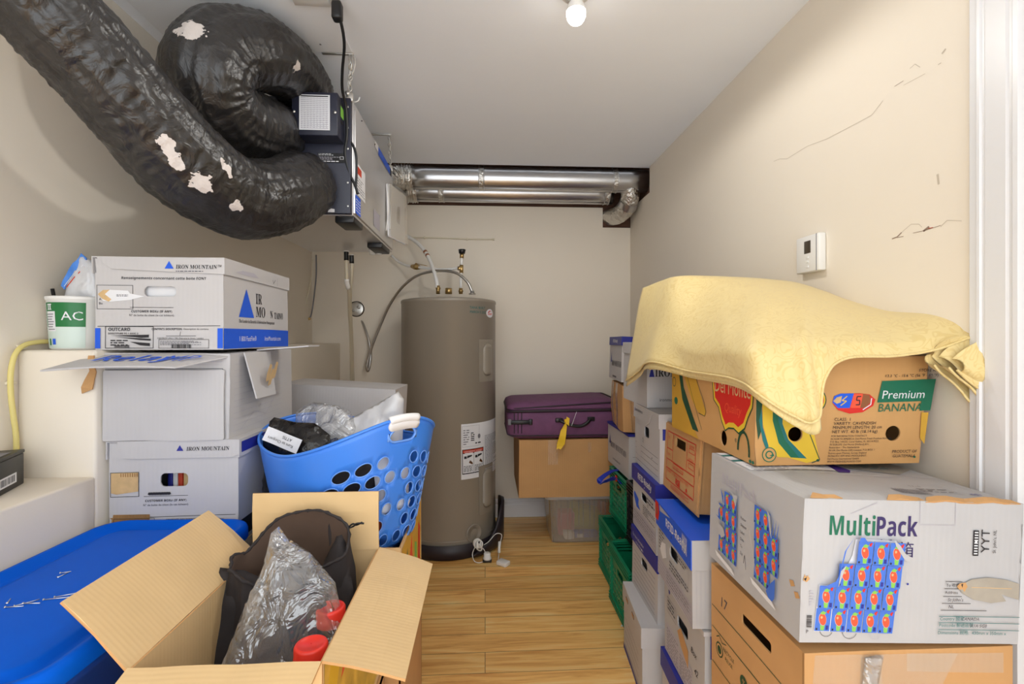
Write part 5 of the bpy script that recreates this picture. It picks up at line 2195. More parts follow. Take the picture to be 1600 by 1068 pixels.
P = crom([(-.035, -sd / 2 - .004, .118), (-.02, -sd / 2 - .018, .112), (.03, -sd / 2 - .028, .092), (.09, -sd / 2 - .028, .085), (.13, -sd / 2 - .024, .102), (.15, -sd / 2 - .014, .122), (.162, -sd / 2 - .003, .124)], 6)
b.tube(P, .010, 'black', 10)
hd = b.build('handle', t, 'black carrying handle')
for x, z in ((-.035, .118), (.160, .124)):
    b = MB()
    b.box((x, -sd / 2 - .004, z), (.045, .016, .026), 'black', bev=.005)
    b.build('handle_mount', hd)
b = MB()
b.box((-.27, -sd / 2 - .008, .108), (.115, .012, .026), 'black', bev=.005)
for x in (-.333, -.207):
    b.box((x, -sd / 2 - .007, .109), (.022, .012, .036), 'inkgrey' if x < -.3 else 'black', bev=.004)
b.build('side_handle', t)
for k in range(3):
    b = MB()
    x = -.305 + k * .022
    b.box((x, -sd / 2 - .002, .11), (.006, .006, .14), 'suitdark', bev=.002)
    b.build('seam_strip', t)
t = thing('luggage_ribbon', 'yellow ribbon tied to the handle of the purple suitcase', 'ribbon', (.480, 3.165 - sd / 2 - .030, bh + .356))
b = MB()
RXm_ = Matrix(((1, 0, 0, 0), (0, 0, -1, 0), (0, 1, 0, 0), (0, 0, 0, 1)))
b.sheet(dense([(-.055, -.055), (-.045, -.045), (-.03, -.052), (-.005, -.02), (.008, .085), (.002, .115), (-.03, .06), (-.052, -.02)], .02), [], 'yellowtag', RXm_ @ Matrix.Translation((0, .0, .006)), .002, .02,
        lambda u, v, o: Vector((u, v, o + .004 * math.sin(v * 60))))
b.box((.004, -.004, .118), (.024, .016, .024), 'yellowtag', bev=.006)
b.sheet(dense([(.0, .105), (.018, .09), (.022, .135), (.004, .145)], .02), [], 'yellowtag', RXm_ @ Matrix.Translation((0, .0, .014)), .002, .02)
b.build('ribbon', t)
b = MB()
b.bar((.034, -.012, .09), (.064, -.016, .175), .006, .002, 'paper')
b.build('paper_strip', t, 'thin white paper strip')
b = MB()
b.sheet(dense([(0, 0), (.035, .004), (.03, .014), (.004, .01)], .02), [], 'paper', Matrix.Translation((.605, 2.14, .004)), .002, .02, lambda u, v, o: Vector((u, v, o + .003 * math.sin(u * 90))))
tag(b.build('paper_scrap'), 'small white scrap of paper on the wooden floor by the crates', 'paper')


# ================================================================== crates on the right
CG = 'milk crates by the right wall'


def crate(name, label, x, y, z, m, rz=0, h=.286):
    w = .328
    t = thing(name, label, 'crate', (x, y, z), (0, 0, rz), CG)
    ns = 6
    for f in ('front', 'left', 'right', 'back'):
        b = MB()
        hs = []
        for i in range(8):
            for j in range(5):
                u, v = .045 + i * .034, .062 + j * .029
                if f in ('front', 'back') and j > 3:
                    continue
                hs.append([(u - .0148, v), (u, v - .0128), (u + .0148, v), (u, v + .0128)])
        if f in ('left', 'right'):
            hs = [q for q in hs if not (abs(sum(p[0] for p in q) / 4 - w / 2) < .06 and sum(p[1] for p in q) / 4 > .16)]
            hs.append(rrect(w / 2 - .05, .175, w / 2 + .05, .205, .014))
        b.sheet([(0, .02), (w, .02), (w, h - .012), (0, h - .012)], hs, m, faceM(f, w, w, h), .004, 0)
        X = faceM(f, w, w, h)
        for v in (.010, .022, .036, h - .05, h - .034, h - .020, h - .006):
            b.box((w / 2, v, .003), (w + .008, .005, .014), m, X)
        for u in (.004, .026, w - .026, w - .004):
            b.box((u, h / 2, .001), (.005, h - .01, .012), m, X)
        for k in range(7):
            for u in (.015, w - .015):
                b.box((u, .055 + k * .028, .0), (.024, .005, .012), m, X)
        b.build('side_panel', t)
    b = MB()
    for k in range(9):
        a = -w / 2 + .02 + k * (w - .04) / 8
        b.box((a, 0, .006), (.006, w - .01, .010), m)
        b.box((0, a, .006), (w - .01, .006, .010), m)
    b.build('bottom_grid', t)
    return t


crate('milk_crate', 'green lattice crate on the floor, farthest of the lower ones, left of the others', .816, 2.565, .001, 'crate')
crate('milk_crate', 'green lattice crate stacked on the farthest floor crate, below the blue strap', .884, 2.590, .288, 'crate', 0, .272)
crate('milk_crate', 'green lattice crate on the floor, nearest of the crates, beside the white box lids', .786, 2.215, .001, 'crate')
crate('milk_crate', 'black lattice crate standing on the nearest green crate', .872, 2.215, .288, 'black', 0, .30)
b = MB()
b.lathe([(.0, 0), (.018, .002), (.016, .006), (.001, .008)], 'red', 16, Matrix.Translation((.712, 2.60, .53)) @ Matrix.Rotation(math.radians(-90), 4, 'Y'))
tag(b.build('red_tag'), 'small red round tag on the upper green crate', 'tag')
b = MB()
P = crom([(.735, 2.66, .560), (.70, 2.66, .553), (.655, 2.655, .528), (.625, 2.65, .500), (.630, 2.64, .490), (.66, 2.63, .507), (.70, 2.60, .530), (.708, 2.53, .536), (.708, 2.50, .530)], 6)
for p, q in zip(P, P[1:]):
    b.bar(p, q + (q - p) * .15, .030, .003, 'bluestrap', (1, 0, 1.2))
tag(b.build('strap_loop'), 'blue webbing strap looped out of the upper green crate', 'strap')

# ================================================================== cartons along the right wall
RG = 'cartons stacked along the right wall'


def lines_left(F, d, h, v0, v1, n, m='pencil', u0=.02, u1=None):
    for k in range(n):
        v = v0 + (v1 - v0) * k / (n - 1)
        F.line(u0, v, u1 or d - .03, v, m, .0013)


# back column over the crates ---------------------------------
def bp(fc, w, d, h):
    F = fc('left')
    F.tri(.035, h * .50, .03, .055, 'navy')
    F.text(serif('IRON MOUNTAIN'), .062, h * .43, .046, 'pencil', sx=.78)
    F.text('ironmountain.com', .11, .035, .022, 'pencil', sx=.9)
    G = fc('front')
    lines_left(G, w, h, .03, .115, 4, 'ink', .02, .3)


banker('archive_box', 'white record carton with a blue lid edge on the upper green crate', RG, (.735 + .155, 2.46 + .205, .5625), (.31, .41, .232), (0, 0, 0), .010, 'navy', 'white', (), bodyprint=bp, seed=31, warp=.004)
t = thing('brown_carton', 'brown taped bulging carton below the blue lidded white box', 'box', (.875, 2.62, .800), (0, 1.5, -6), RG)
b = MB()
carton(b, .30, .33, .243, 'kraft', top='x')
for f, sc in (('left', 1), ('front', 1)):
    F = Face(b, faceM(f, .30, .33, .243), .001)
    F.poly([(.045, .0), (.085, .0), (.075, .24), (.03, .24)], 'tape')
    F.poly([(.15, .0), (.21, .0), (.19, .24), (.13, .24)], 'tape')
    F.path([(.05, .0), (.04, .24)], 'flute', .003)
    F.path([(.155, .0), (.14, .24)], 'flute', .004)
F = Face(b, faceM('left', .30, .33, .243), .001)
F.path([(p[0], p[1]) for p in ell(.12, .135, .045, .05, 18)[3:]], 'flute', .003)
F.path([(.09, .16), (.12, .18), (.14, .13), (.10, .11), (.12, .08)], 'flute', .003)
for v in b.bm.verts:
    k = math.sin(max(0, min(1, v.co.z / .243)) * 2.3)
    v.co.x *= 1 + .07 * k
    v.co.y *= 1 + .07 * k
b.warp(.008, 7, 33)
b.build('body', t)


def bp(fc, w, d, h):
    F = fc('left')
    F.tri(.05, h * .40, .035, .06, 'navy')
    F.text(serif('IRON MOUNTAIN'), .085, h * .32, .044, 'ink', sx=.75)
    F.rect(.12, .012, .23, .022, 'pencil')


def lp(fc, w, d, h):
    F = fc('left')
    F.text(bold('RFID-Ready'), .13, h - .030, .024, 'paper', shear=-.1)


banker('archive_box', 'white record carton with dark blue lid on the brown taped carton, topmost there', RG, (.865, 2.645, 1.056), (.30, .36, .235), (0, 2, -5), .045, 'navy', 'white', (), bodyprint=bp, lidprint=lp, seed=35, warp=.004)


# middle column -----------------------------------------------
def bp(fc, w, d, h):
    F = fc('left')
    lines_left(F, d, h, .03, .14, 5, 'pencil', .03, d - .06)
    F.rect(.0, .0, d, .02, 'navy')


def lp(fc, w, d, h):
    F = fc('left')
    for u in (.09, .20):
        F.poly(rrect(u - .022, h - .036, u + .022, h - .020, .008), 'darkhole')
        F.poly(rrect(u - .020, h - .0345, u + .018, h - .0235, .006), 'kraft')


banker('archive_box', 'white carton with slotted white lid on the floor beside the nearest green crate', RG, (.565 + .19, 1.66 + .165, .001), (.38, .325, .268), (0, 0, -5), .07, 'white', 'white', (), bodyprint=bp, lidprint=lp, seed=41)


def bp(fc, w, d, h):
    F = fc('left')
    lines_left(F, d, h, .02, .15, 8, 'pencil', .03, d - .03)


def lp(fc, w, d, h):
    F = fc('left')
    F.text('For more information', .03, h - .03, .018, 'paper', sx=.9)
    F.text('on box information', .07, h - .048, .014, 'paper', sx=.9)
    F.poly(ell(.15, h - .045, .004, .004), 'paper')


HL = ('left',)
banker('archive_box', 'white carton with a plain handle hole and blue lid, resting on the slotted white lid', RG, (.612 + .18, 1.685 + .16, .272), (.36, .315, .240), (0, 0, -1), .055, 'navy', 'white', HL, .075, .032, bodyprint=bp, lidprint=lp, hz=.145, seed=42)


def bp(fc, w, d, h):
    F = fc('left')
    F.rect(.004, .004, d - .004, .080, 'palegrey')
    for k in range(5):
        F.line(.01, .012 + k * .014, d - .01, .012 + k * .014, 'inkgrey', .001)
    F.fine(.02, .03, d - .03, .07, 4, 'inkgrey', 3, .3)
    F.poly([(.015, .13), (.025, .145), (.09, .128), (.085, .105), (.115, .09), (.06, .088), (.03, .112)], 'blue')
    F.fine(.15, .09, .30, .13, 5, 'pencil', 5, .4)
    F.fine(.20, .15, .30, .175, 2, 'pencil', 6, .5)
    F.text('17', .21, .135, .02, 'ink')


def lp(fc, w, d, h):
    F = fc('left')
    F.text(bold('RFID-Ready'), .10, h - .036, .034, 'paper', sx=.95)
    F.poly(ell(.19, h - .048, .003, .003), 'paper')


banker('archive_box', 'white carton with navy lid and torn blue patch, under the one with flip lid', RG, (.615 + .18, 1.69 + .16, .514), (.36, .315, .250), (0, 0, -2), .058, 'navy', 'white', HL, .075, .032, bodyprint=bp, lidprint=lp, hz=.155, seed=43)


def bp(fc, w, d, h):
    F = fc('left')
    lines_left(F, d, h, .02, .088, 4, 'ink', .01, d - .02)
    F.rect(.02, .04, .085, .17, 'palegrey')
    F.rect(.022, .042, .083, .168, 'white')
    F.text('17', .12, .105, .024, 'ink', sx=.9, rot=70)
    F.poly(ell(.225, .072, .004, .003), 'pencil')
    G = fc('front')
    G.rect(.01, h - .09, .05, h - .05, 'navy')


def lp(fc, w, d, h):
    F = fc('left')
    F.tri(.02, h - .030, .010, .018, 'navy')
    F.text(serif('IRON MOUNTAIN'), .035, h - .028, .014, 'pencil', sx=.8)


dl = .325
lo = {'left': [(0, .197), (.0, .186), (.16, .18), (.185, .192), (.215, .222), (.24, .238), (dl, .238), (dl, .247), (0, .247)]}
lo['left'] = [(0, .190), (.17, .182), (.20, .195), (.225, .222), (.245, .236), (dl, .238), (dl, .248), (0, .248)]
banker('archive_box', 'white ruled carton with flipped-up lid flap, left of the red printed brown box', RG, (.628 + .18, 1.70 + .16, .768), (.36, .315, .246), (0, 0, -2), .05, 'white', 'white', HL, .06, .04, bodyprint=bp, lidprint=lp, lidoutl=lo, hz=.155, seed=44)


def bp(fc, w, d, h):
    F = fc('front')
    F.tri(.008, h * .48, .022, .045, 'navy')
    F.text(serif('IRON MOUNTAIN'), .032, h * .485, .046, 'ink', sx=.72)
    F.text('ironmountain.com', .05, h * .10, .018, 'ink')


banker('archive_box', 'white record carton partly hidden behind the banana box and the yellow cloth', RG, (.628 + .18, 1.855 + .16, 1.018), (.36, .315, .25), (0, 0, 0), .045, 'white', 'white', (), bodyprint=bp, seed=45)

# front column behind the stamped box --------------------------


def bp(fc, w, d, h):
    F = fc('left')
    F.text('2', .05, .10, .05, 'ink', sx=.8)
    F.path([(.12, .17), (.15, .10), (.14, .06)], 'ink', .002)
    lines_left(F, d, h, .03, .12, 4)


banker('archive_box', 'white carton with a bent blue lid on the floor, lowest in the near column', RG, (.590 + .17, 1.26 + .17, .001), (.35, .33, .250), (0, 0, -3), .06, 'navy', 'white', (), bodyprint=bp, seed=51)


def bp(fc, w, d, h):
    F = fc('left')
    F.rect(.02, .005, .13, .10, 'palegrey')
    F.fine(.025, .01, .125, .09, 8, 'inkgrey', 4, .35)
    F.rect(.135, .005, .24, .085, 'palegrey')
    F.fine(.14, .01, .235, .075, 7, 'inkgrey', 9, .35)
    F.poly([(.12, .13), (.15, .10), (.21, .07), (.21, .12), (.15, .155)], 'kraft')
    F.frame(.03, .14, .11, .19, 'pencil', .001)
    F.fine(.035, .15, .10, .185, 3, 'pencil', 5, .4)
    F.text('Box', .23, .135, .026, 'ink', shear=.3)
    F.text('42', .255, .09, .026, 'ink', shear=.3)
    F.poly(ell(.05, .215, .007, .010), 'navy')
    G = fc('front')
    G.rect(.015, h - .075, .20, h - .012, 'navy')


banker('archive_box', 'white carton with a torn paper window and scribbled writing, under the bright blue lid box', RG, (.594 + .17, 1.265 + .165, .254), (.34, .325, .248), (0, 0, -2.5), .01, 'white', 'white2', HL, .085, .036, bodyprint=bp, hz=.165, seed=52)


def bp(fc, w, d, h):
    F = fc('left')
    F.rect(.003, .003, d - .002, .062, 'palegrey')
    for k in range(5):
        F.line(.01, .009 + k * .011, d - .01, .009 + k * .011, 'inkgrey', .001)
    F.fine(.10, .015, d - .03, .055, 4, 'inkgrey', 3, .25)
    F.frame(.20, .085, .305, .15, 'inkgrey', .0012)
    F.fine(.205, .128, .29, .148, 2, 'pencil', 4, .4)
    F.fine(.13, .068, .30, .10, 3, 'pencil', 8, .35)
    F.fine(.02, .09, .075, .19, 9, 'pencil', 9, .35)
    F.poly([(.03, .09), (.06, .07), (.10, .09), (.09, .13), (.05, .12)], 'paper')
    G = fc('front')
    G.tri(.125, .098, .06, .042, 'navy', .95)
    for k in range(9):
        G.line(.012 + .012 * k, .01, .012 + .012 * k, h - .02, 'palegrey', .0006)


def lp(fc, w, d, h):
    F = fc('left')
    F.text(bold('RFID-Ready'), .115, h - .045, .036, 'paper', sx=.95)
    F.poly(ell(.17, h - .058, .004, .005), 'navy')
    F.poly([(.0, h - .06), (.03, h - .06), (.045, h - .03), (.035, h), (.0, h)], 'red')
    F.poly([(.008, h - .045), (.024, h - .04), (.026, h - .018), (.012, h - .015)], 'copper')
    F.poly([(.05, h - .02), (.11, h - .012), (.16, h - .004), (.05, h - .001)], 'palegrey')
    for k in range(14):
        F.line(.27 + .0035 * k, h - .055 + .002 * (k % 3), .272 + .0035 * k, h - .005, 'paper', .0016 - .0005 * (k % 2))


banker('archive_box', 'white carton with bright blue peeling lid flap, beneath the red printed brown box', RG, (.566 + .18, 1.262 + .17, .504), (.36, .335, .240), (0, 0, -4.5), .078, 'white2', 'white2', HL, .075, .036,
       bodyprint=bp, lidprint=lp, lidmats={'left': 'blue', 'top': 'blue'}, hz=.130, seed=53, warp=.007)

# brown box with red print
t = thing('brown_file_box', 'brown file box with red printed form and handle hole, leaning under the banana box', 'box', (.798, 1.548, .757), (0, 3.2, -2), RG)
w, d, h = .34, .30, .224
b = MB()
carton(b, w, d, h, 'kraft', {'left': [rrect(.105, .160, .195, .190, .004)]}, top=True)
F = Face(b, faceM('left', w, d, h))
F.frame(.025, .030, .275, .200, 'red', .0030)
F.line(.025, .140, .085, .140, 'red', .0028)
F.line(.215, .140, .275, .140, 'red', .0028)
F.line(.085, .105, .085, .200, 'red', .0028)
F.line(.210, .105, .210, .200, 'red', .0028)
F.line(.025, .103, .275, .103, 'red', .0030)
F.line(.025, .072, .275, .072, 'red', .0030)
F.frame(.095, .083, .185, .101, 'red', .002)
F.frame(.225, .165, .268, .180, 'red', .0018)
F.frame(.225, .117, .268, .134, 'red', .0018)
F.text('RSI', .04, .175, .012, 'red')
F.text('DATE', .04, .118, .010, 'red')
F.text('NUMBER', .226, .183, .010, 'red')
F.text('DESTROY', .226, .143, .009, 'red')
F.text('DOCUMENT STORAGE', .104, .088, .0085, 'red')
F.text('PROPERTY OF RECORD STORAGE SYSTEMS', .04, .060, .0105, 'red', sx=.95)
F.text('RSI', .125, .036, .030, 'red', sx=.9)
F.text(bold('RSI'), .125, .036, .030, 'red', sx=.9)
F.poly(ell(.22, .044, .006, .006), 'red')
F.fine(.20, .033, .268, .036, 1, 'red', 5, .6)
F.fine(.08, .010, .24, .026, 3, 'red', 4, .4)
b.warp(.004, 2.6, 55)
b.build('body', t)
b = MB()
b.sheet(dense([(-.006, -.004), (d + .004, -.008), (d + .010, h + .004), (0, h + .004)], .04), [rrect(.103, .158, .197, .192, .004)], 'kraft',
        faceM('left', w, d, h) @ Matrix.Translation((0, 0, -.0043)), .003, .05, lambda u, v, o: Vector((u, v, o)))
b.warp(.004, 2.6, 55)
b.build('end_panel', t)

# brown carton numbered 17 with tape
t = thing('brown_carton', 'large brown carton with green lines and clear tape, under the stamped white box', 'box', (.594 + .205, .875 + .185, .36), (0, 0, 0), RG)
w, d, h = .41, .37, .340
b = MB()
carton(b, w, d, h, 'kraft', {'left': [rrect(.150, .268, .265, .292, .006)]}, top='x')
F = Face(b, faceM('left', w, d, h))
F.text('17', .055, .255, .036, 'pencil', shear=.1)
F.line(.005, .235, .365, .232, 'greend', .002)
F.line(.005, .180, .365, .178, 'greend', .002)
F.line(.005, .09, .365, .09, 'greend', .002)
F.poly(ell(.045, .140, .018, .018), 'greend')
F.poly(ell(.045, .140, .0145, .0145), 'kraft')
F.poly(ell(.045, .140, .010, .010), 'greend')
F.poly(ell(.16, .135, .016, .016), 'greend')
F.text('RECYCLE', .065, .150, .013, 'greend')
F.text('REUSE', .075, .132, .013, 'greend')
F.path([(.03, .165), (.045, .175), (.06, .165), (.08, .172)], 'greend', .002)
F.text('%', .160, .130, .018, 'kraft', 'C')
F.line(.366, .0, .368, h, 'flute', .002)
G = Face(b, faceM('front', w, d, h), .001)
G.poly([(.002, .12), (.10, .10), (.20, .14), (.30, h - .01), (.02, h - .004)], 'tape')
G.poly([(.10, .0), (.16, .0), (.15, h - .01), (.11, h - .01)], 'tape')
G.poly([(.20, .30), (.39, .29), (.39, h - .012), (.20, h - .006)], 'tape')
b.warp(.004, 2.6, 61)
b.build('body', t)
b = MB()
b.pillow([(.10, .18), (.125, .20), (.15, .335), (.135, .336), (.112, .333), (.105, .26)], 'clear', faceM('front', w, d, h) @ Matrix.Translation((0, 0, .006)), .004, .002, .008, .002, 60, 3)
b.build('loose_tape', t, 'crumpled clear tape')
t = thing('support_carton', 'closed brown carton on the floor beneath the numbered brown carton', 'box', (.80, 1.06, 0))
b = MB()
carton(b, .40, .36, .358, 'kraft', top='x', tape='tape')
b.build('body', t)

# ================================================================== white parcel box with stamps
MW, MD, MH = .43, .368, .266
t = thing('parcel_box', 'big white parcel box with sheets of blue stamps, lower right under the banana box', 'box', (.580 + MW / 2, .868 + MD / 2, .7155), (0, 2.4, 0), RG)
b = MB()
carton(b, MW, MD, MH, 'white2', back='white2', rim='white2', top='x')
F = Face(b, faceM('front', MW, MD, MH))
F.text(bold('Multi'), .050, .200, .050, 'green', fit=.088)
F.text(bold('Pack'), .141, .200, .050, 'violet', fit=.080)
F.text('箱', .186, .163, .031, 'violet')
F.text('紙', .144, .168, .031, 'violet')
for k in range(2):
    F.line(.225 + .07 * k, .225, .224 + .07 * k, MH, 'palegrey', .0008)
F.line(.225, .222, .295, .2225, 'palegrey', .0008)
F.path([(.09, .24), (.14, .262)], 'palegrey', .001)
F.poly([(-.002 + .005, .115), (.010, .112), (.016, .118), (.012, .124), (.018, .128), (.008, .122), (.006, .127)], 'kraft')
F.poly([(.004, .118), (.008, .114), (.010, .121)], 'ink')
F.barcode(.012, .028, .022, .052, 'ink', 3, True)
F.fine(.016, .068, .024, .098, 6, 'palegrey', 7, .4)
F.text('P', .012, .018, .009, 'pencil')
F.poly(ell(.205, .111, .002, .002), 'navy')
# postmark arcs
for c, r in (((.095, .022), .014), ((.05, .024), .012), ((.145, .018), .011)):
    F.path(ell(c[0], c[1], r, r, 20)[9:20], 'pencil' if c[0] < .12 else 'palegrey', .0008)
# destination block
F.rect(.3310, .166, .3420, .214, 'ink')
for k in range(9):
    F.rect(.333, .169 + k * .005, .340, .1712 + k * .005, 'paper')
F.poly([(.334, .189), (.339, .193), (.334, .197)], 'paper')
F.text('YYT', .3625, .172, .0235, 'ink', rot=90, sx=1.05)
F.text("St. John's, NL", .376, .172, .009, 'ink', rot=90, sx=.9)
for k, (u0, u1, v) in enumerate(((.279, .312, .117), (.277, .31, .1035), (.275, .312, .089), (.273, .330, .076), (.271, .362, .063))):
    F.line(u0, v, u1, v, 'ink', .0010)
F.text('To 收件人', .280, .1075, .0078, 'ink')
F.text('Address', .278, .094, .0078, 'ink')
F.text("St John's", .284, .080, .009, 'pencil', shear=.2)
F.text('NL', .286, .067, .009, 'pencil', shear=.2)
F.poly([(.303, .108), (.330, .122), (.362, .126), (.40, .122), (.425, .115), (.425, .085), (.39, .095), (.40, .082), (.37, .078), (.335, .084), (.312, .096)], 'greytear')
F.poly([(.301, .108), (.306, .114), (.318, .116), (.322, .108), (.316, .098), (.312, .104), (.306, .102)], 'kraft')
F.poly([(.309, .112), (.313, .114), (.312, .106)], 'ink')
F.line(.33, .107, .41, .106, 'tornpaper', .0012)
for v in (.052, .040, .027):
    F.line(.268, v, .428, v, 'teal', .0010)
F.text('Country 國家', .270, .0445, .0085, 'teal')
F.text('CANADA', .312, .0445, .0085, 'pencil', shear=.2)
F.text('Postcode 郵遞區號', .269, .0325, .0085, 'teal')
F.text('A1A 5G8', .330, .0320, .0085, 'pencil', shear=.2)
F.text('Dimensions 規格:  430mm x 350mm x', .267, .0185, .0088, 'teal', sx=.98)
L = Face(b, faceM('left', MW, MD, MH))
L.text(serif('Multi') + serif('Pack'), .06, .205, .038, 'palegrey', sx=.9)
for k in range(6):
    L.text(('Packer', 'Shipper', 'Label', 'Date', 'To', 'Zip')[k], .152, .150 - k * .016, .0095, 'pencil', sx=.9)
L.path([(.168, .055), (.172, .075), (.176, .06), (.178, .045)], 'pencil', .0012)
L.poly([(.295, .135), (.300, .135), (.299, .112), (.303, .112), (.2975, .10), (.292, .112), (.296, .112)], 'navy')
# worn corner and bottom edge
for u, v in ((.335, .10), (.350, .085)):
    L.poly([(u, v), (u + .012, v + .004), (u + .018, v - .004), (u + .006, v - .010)], 'kraft')
T = Face(b, faceM('top', MW, MD, MH), .0012)
T.rect(.01, .20, .24, .365, 'paper')
T.poly([(.01, .325), (.19, .330), (.205, .338), (.19, .345), (.01, .342)], 'teal')
T.poly([(.01, .275), (.20, .280), (.215, .288), (.20, .296), (.01, .292)], 'teal')
T.poly([(.205, .185), (.235, .19), (.255, .215), (.25, .30), (.205, .30), (.225, .25)], 'purple')
T.fine(.02, .19, .20, .245, 5, 'inkgrey', 4, .3)
T.poly([(.26, .24), (.30, .31), (.42, .33), (.425, .24), (.36, .20)], 'greytear')
T.path([(.25, .20), (.30, .23), (.37, .195), (.41, .15)], 'palegrey', .0015)
T.fine(.29, .245, .38, .30, 4, 'teal', 8, .3)
T.line(.02, .165, .41, .170, 'palegrey', .001)
T.frame(.29, .06, .37, .12, 'palegrey', .001)
T.fine(.295, .065, .365, .09, 3, 'pencil', 5, .35)
T.text('TV - 0', .295, .10, .010, 'pencil')
T.barcode(.23, .045, .30, .075, 'inkgrey', 6)
T.text('m', .385, .05, .025, 'navy')
for v in b.bm.verts:               # top flaps bow up a little along their outer edge
    if v.co.z > MH - .002 and abs(v.co.y) < MD / 2 - .02:
        v.co.z += .004 * math.sin((v.co.x + .2) * 14)
b.warp(.0035, 2.6, 71)
b.build('body', t)
for k, (x0, x1, y) in enumerate(((.012, .075, .004), (.16, .24, .002), (.235, .425, .0))):      # raw brown edges of the torn lid flaps
    b = MB()
    b.sheet(dense([(x0, 0), (x1, 0), (x1 - .008, .012), (x0 + .012, .013)], .02), [], 'kraft', Matrix.Translation((-MW / 2, -MD / 2 + y, MH + .002)) @ Matrix.Rotation(math.radians(22), 4, 'X'), .004, .03,
            lambda u, v, o: Vector((u, v, o + .003 * math.sin(u * 70 + 1))))
    b.build('torn_flap_edge', t, 'raw brown torn edge')


def stamp(F, u, v, w, h, seed):
    F.rect(u + .0006, v + .0006, u + w - .0006, v + h - .0006, 'stampblue')
    F.poly([(u + w * a, v + h * c) for a, c in ((.40, .05), (.62, .04), (.66, .30), (.50, .34), (.36, .28))], 'stampgreen')
    F.poly(ell(u + w * .47, v + h * .52, w * .245, h * .285, 14, .25), 'palegrey')
    F.poly(ell(u + w * .48, v + h * .52, w * .225, h * .265, 14, .25), 'redorange')
    F.poly(ell(u + w * .40, v + h * .60, w * .07, h * .06, 8), 'tornpaper')
    F.poly([(u + w * a, v + h * c) for a, c in ((.30, .80), (.45, .88), (.62, .82), (.72, .88), (.60, .74), (.46, .72), (.34, .74))], 'stampgreen')
    for a, c in ((.74, .86), (.82, .90), (.78, .82)):
        F.poly(ell(u + w * a, v + h * c, w * .06, h * .045, 8), 'red')
    F.rect(u + w * .72, v + h * .08, u + w * .88, v + h * .26, 'navy')
    F.rect(u + w * .10, v + h * .06, u + w * .20, v + h * .14, 'ink')


def warped(b):
    b.warp(.0035, 2.6, 71)


b = MB()
SX = faceM('front', MW, MD, MH) @ Matrix.Translation((.026, .022, .0008)) @ Matrix.Rotation(math.radians(-1.2), 4, 'Z') @ Matrix(((1, .06, 0, 0), (0, 1, 0, 0), (0, 0, 1, 0), (0, 0, 0, 1)))
F = Face(b, SX)
sw_, sh_ = .0302, .0432
F.poly([(0, 0), (5 * sw_, 0), (5 * sw_, sh_ * 3.75), (4.6 * sw_, sh_ * 4), (3 * sw_, sh_ * 4.02), (2.0 * sw_, sh_ * 4.0), (1.9 * sw_, sh_ * 3.3), (1.2 * sw_, sh_ * 2.05), (.95 * sw_, sh_ * 2.0), (0, sh_ * 2.0)], 'paper')
for r in range(4):
    for c in range(5):
        if r == 2 and c < 1 or r == 3 and c < 2:
            continue
        stamp(F, c * sw_, r * sh_, sw_, sh_, r * 5 + c)
F.poly([(1.0 * sw_, 2.0 * sh_), (1.35 * sw_, 2.95 * sh_), (1.05 * sw_, 2.7 * sh_)], 'white2')
F.poly([(.1 * sw_, 2.0 * sh_), (.95 * sw_, 2.0 * sh_), (1.0 * sw_, 2.55 * sh_), (.8 * sw_, 2.25 * sh_)], 'stampblue')
F.poly([(.95 * sw_, 2.4 * sh_), (1.0 * sw_, 2.4 * sh_), (1.25 * sw_, 3.6 * sh_), (1.65 * sw_, 4.15 * sh_), (1.15 * sw_, 3.55 * sh_)], 'stampblue')
F.poly([(2.0 * sw_, 3.95 * sh_), (2.5 * sw_, 4.0 * sh_), (2.3 * sw_, 4.16 * sh_), (2.05 * sw_, 4.15 * sh_)], 'stampblue')
F.poly([(4.2 * sw_, 4.1 * sh_), (4.35 * sw_, 3.85 * sh_), (5.0 * sw_, 3.28 * sh_), (5.45 * sw_, 3.2 * sh_), (5.55 * sw_, 3.35 * sh_), (5.0 * sw_, 3.55 * sh_), (4.6 * sw_, 3.9 * sh_)], 'white2')
warped(b)
b.build('stamp_sheet', t, 'sheet of blue stamps with red berries, upper left torn off')
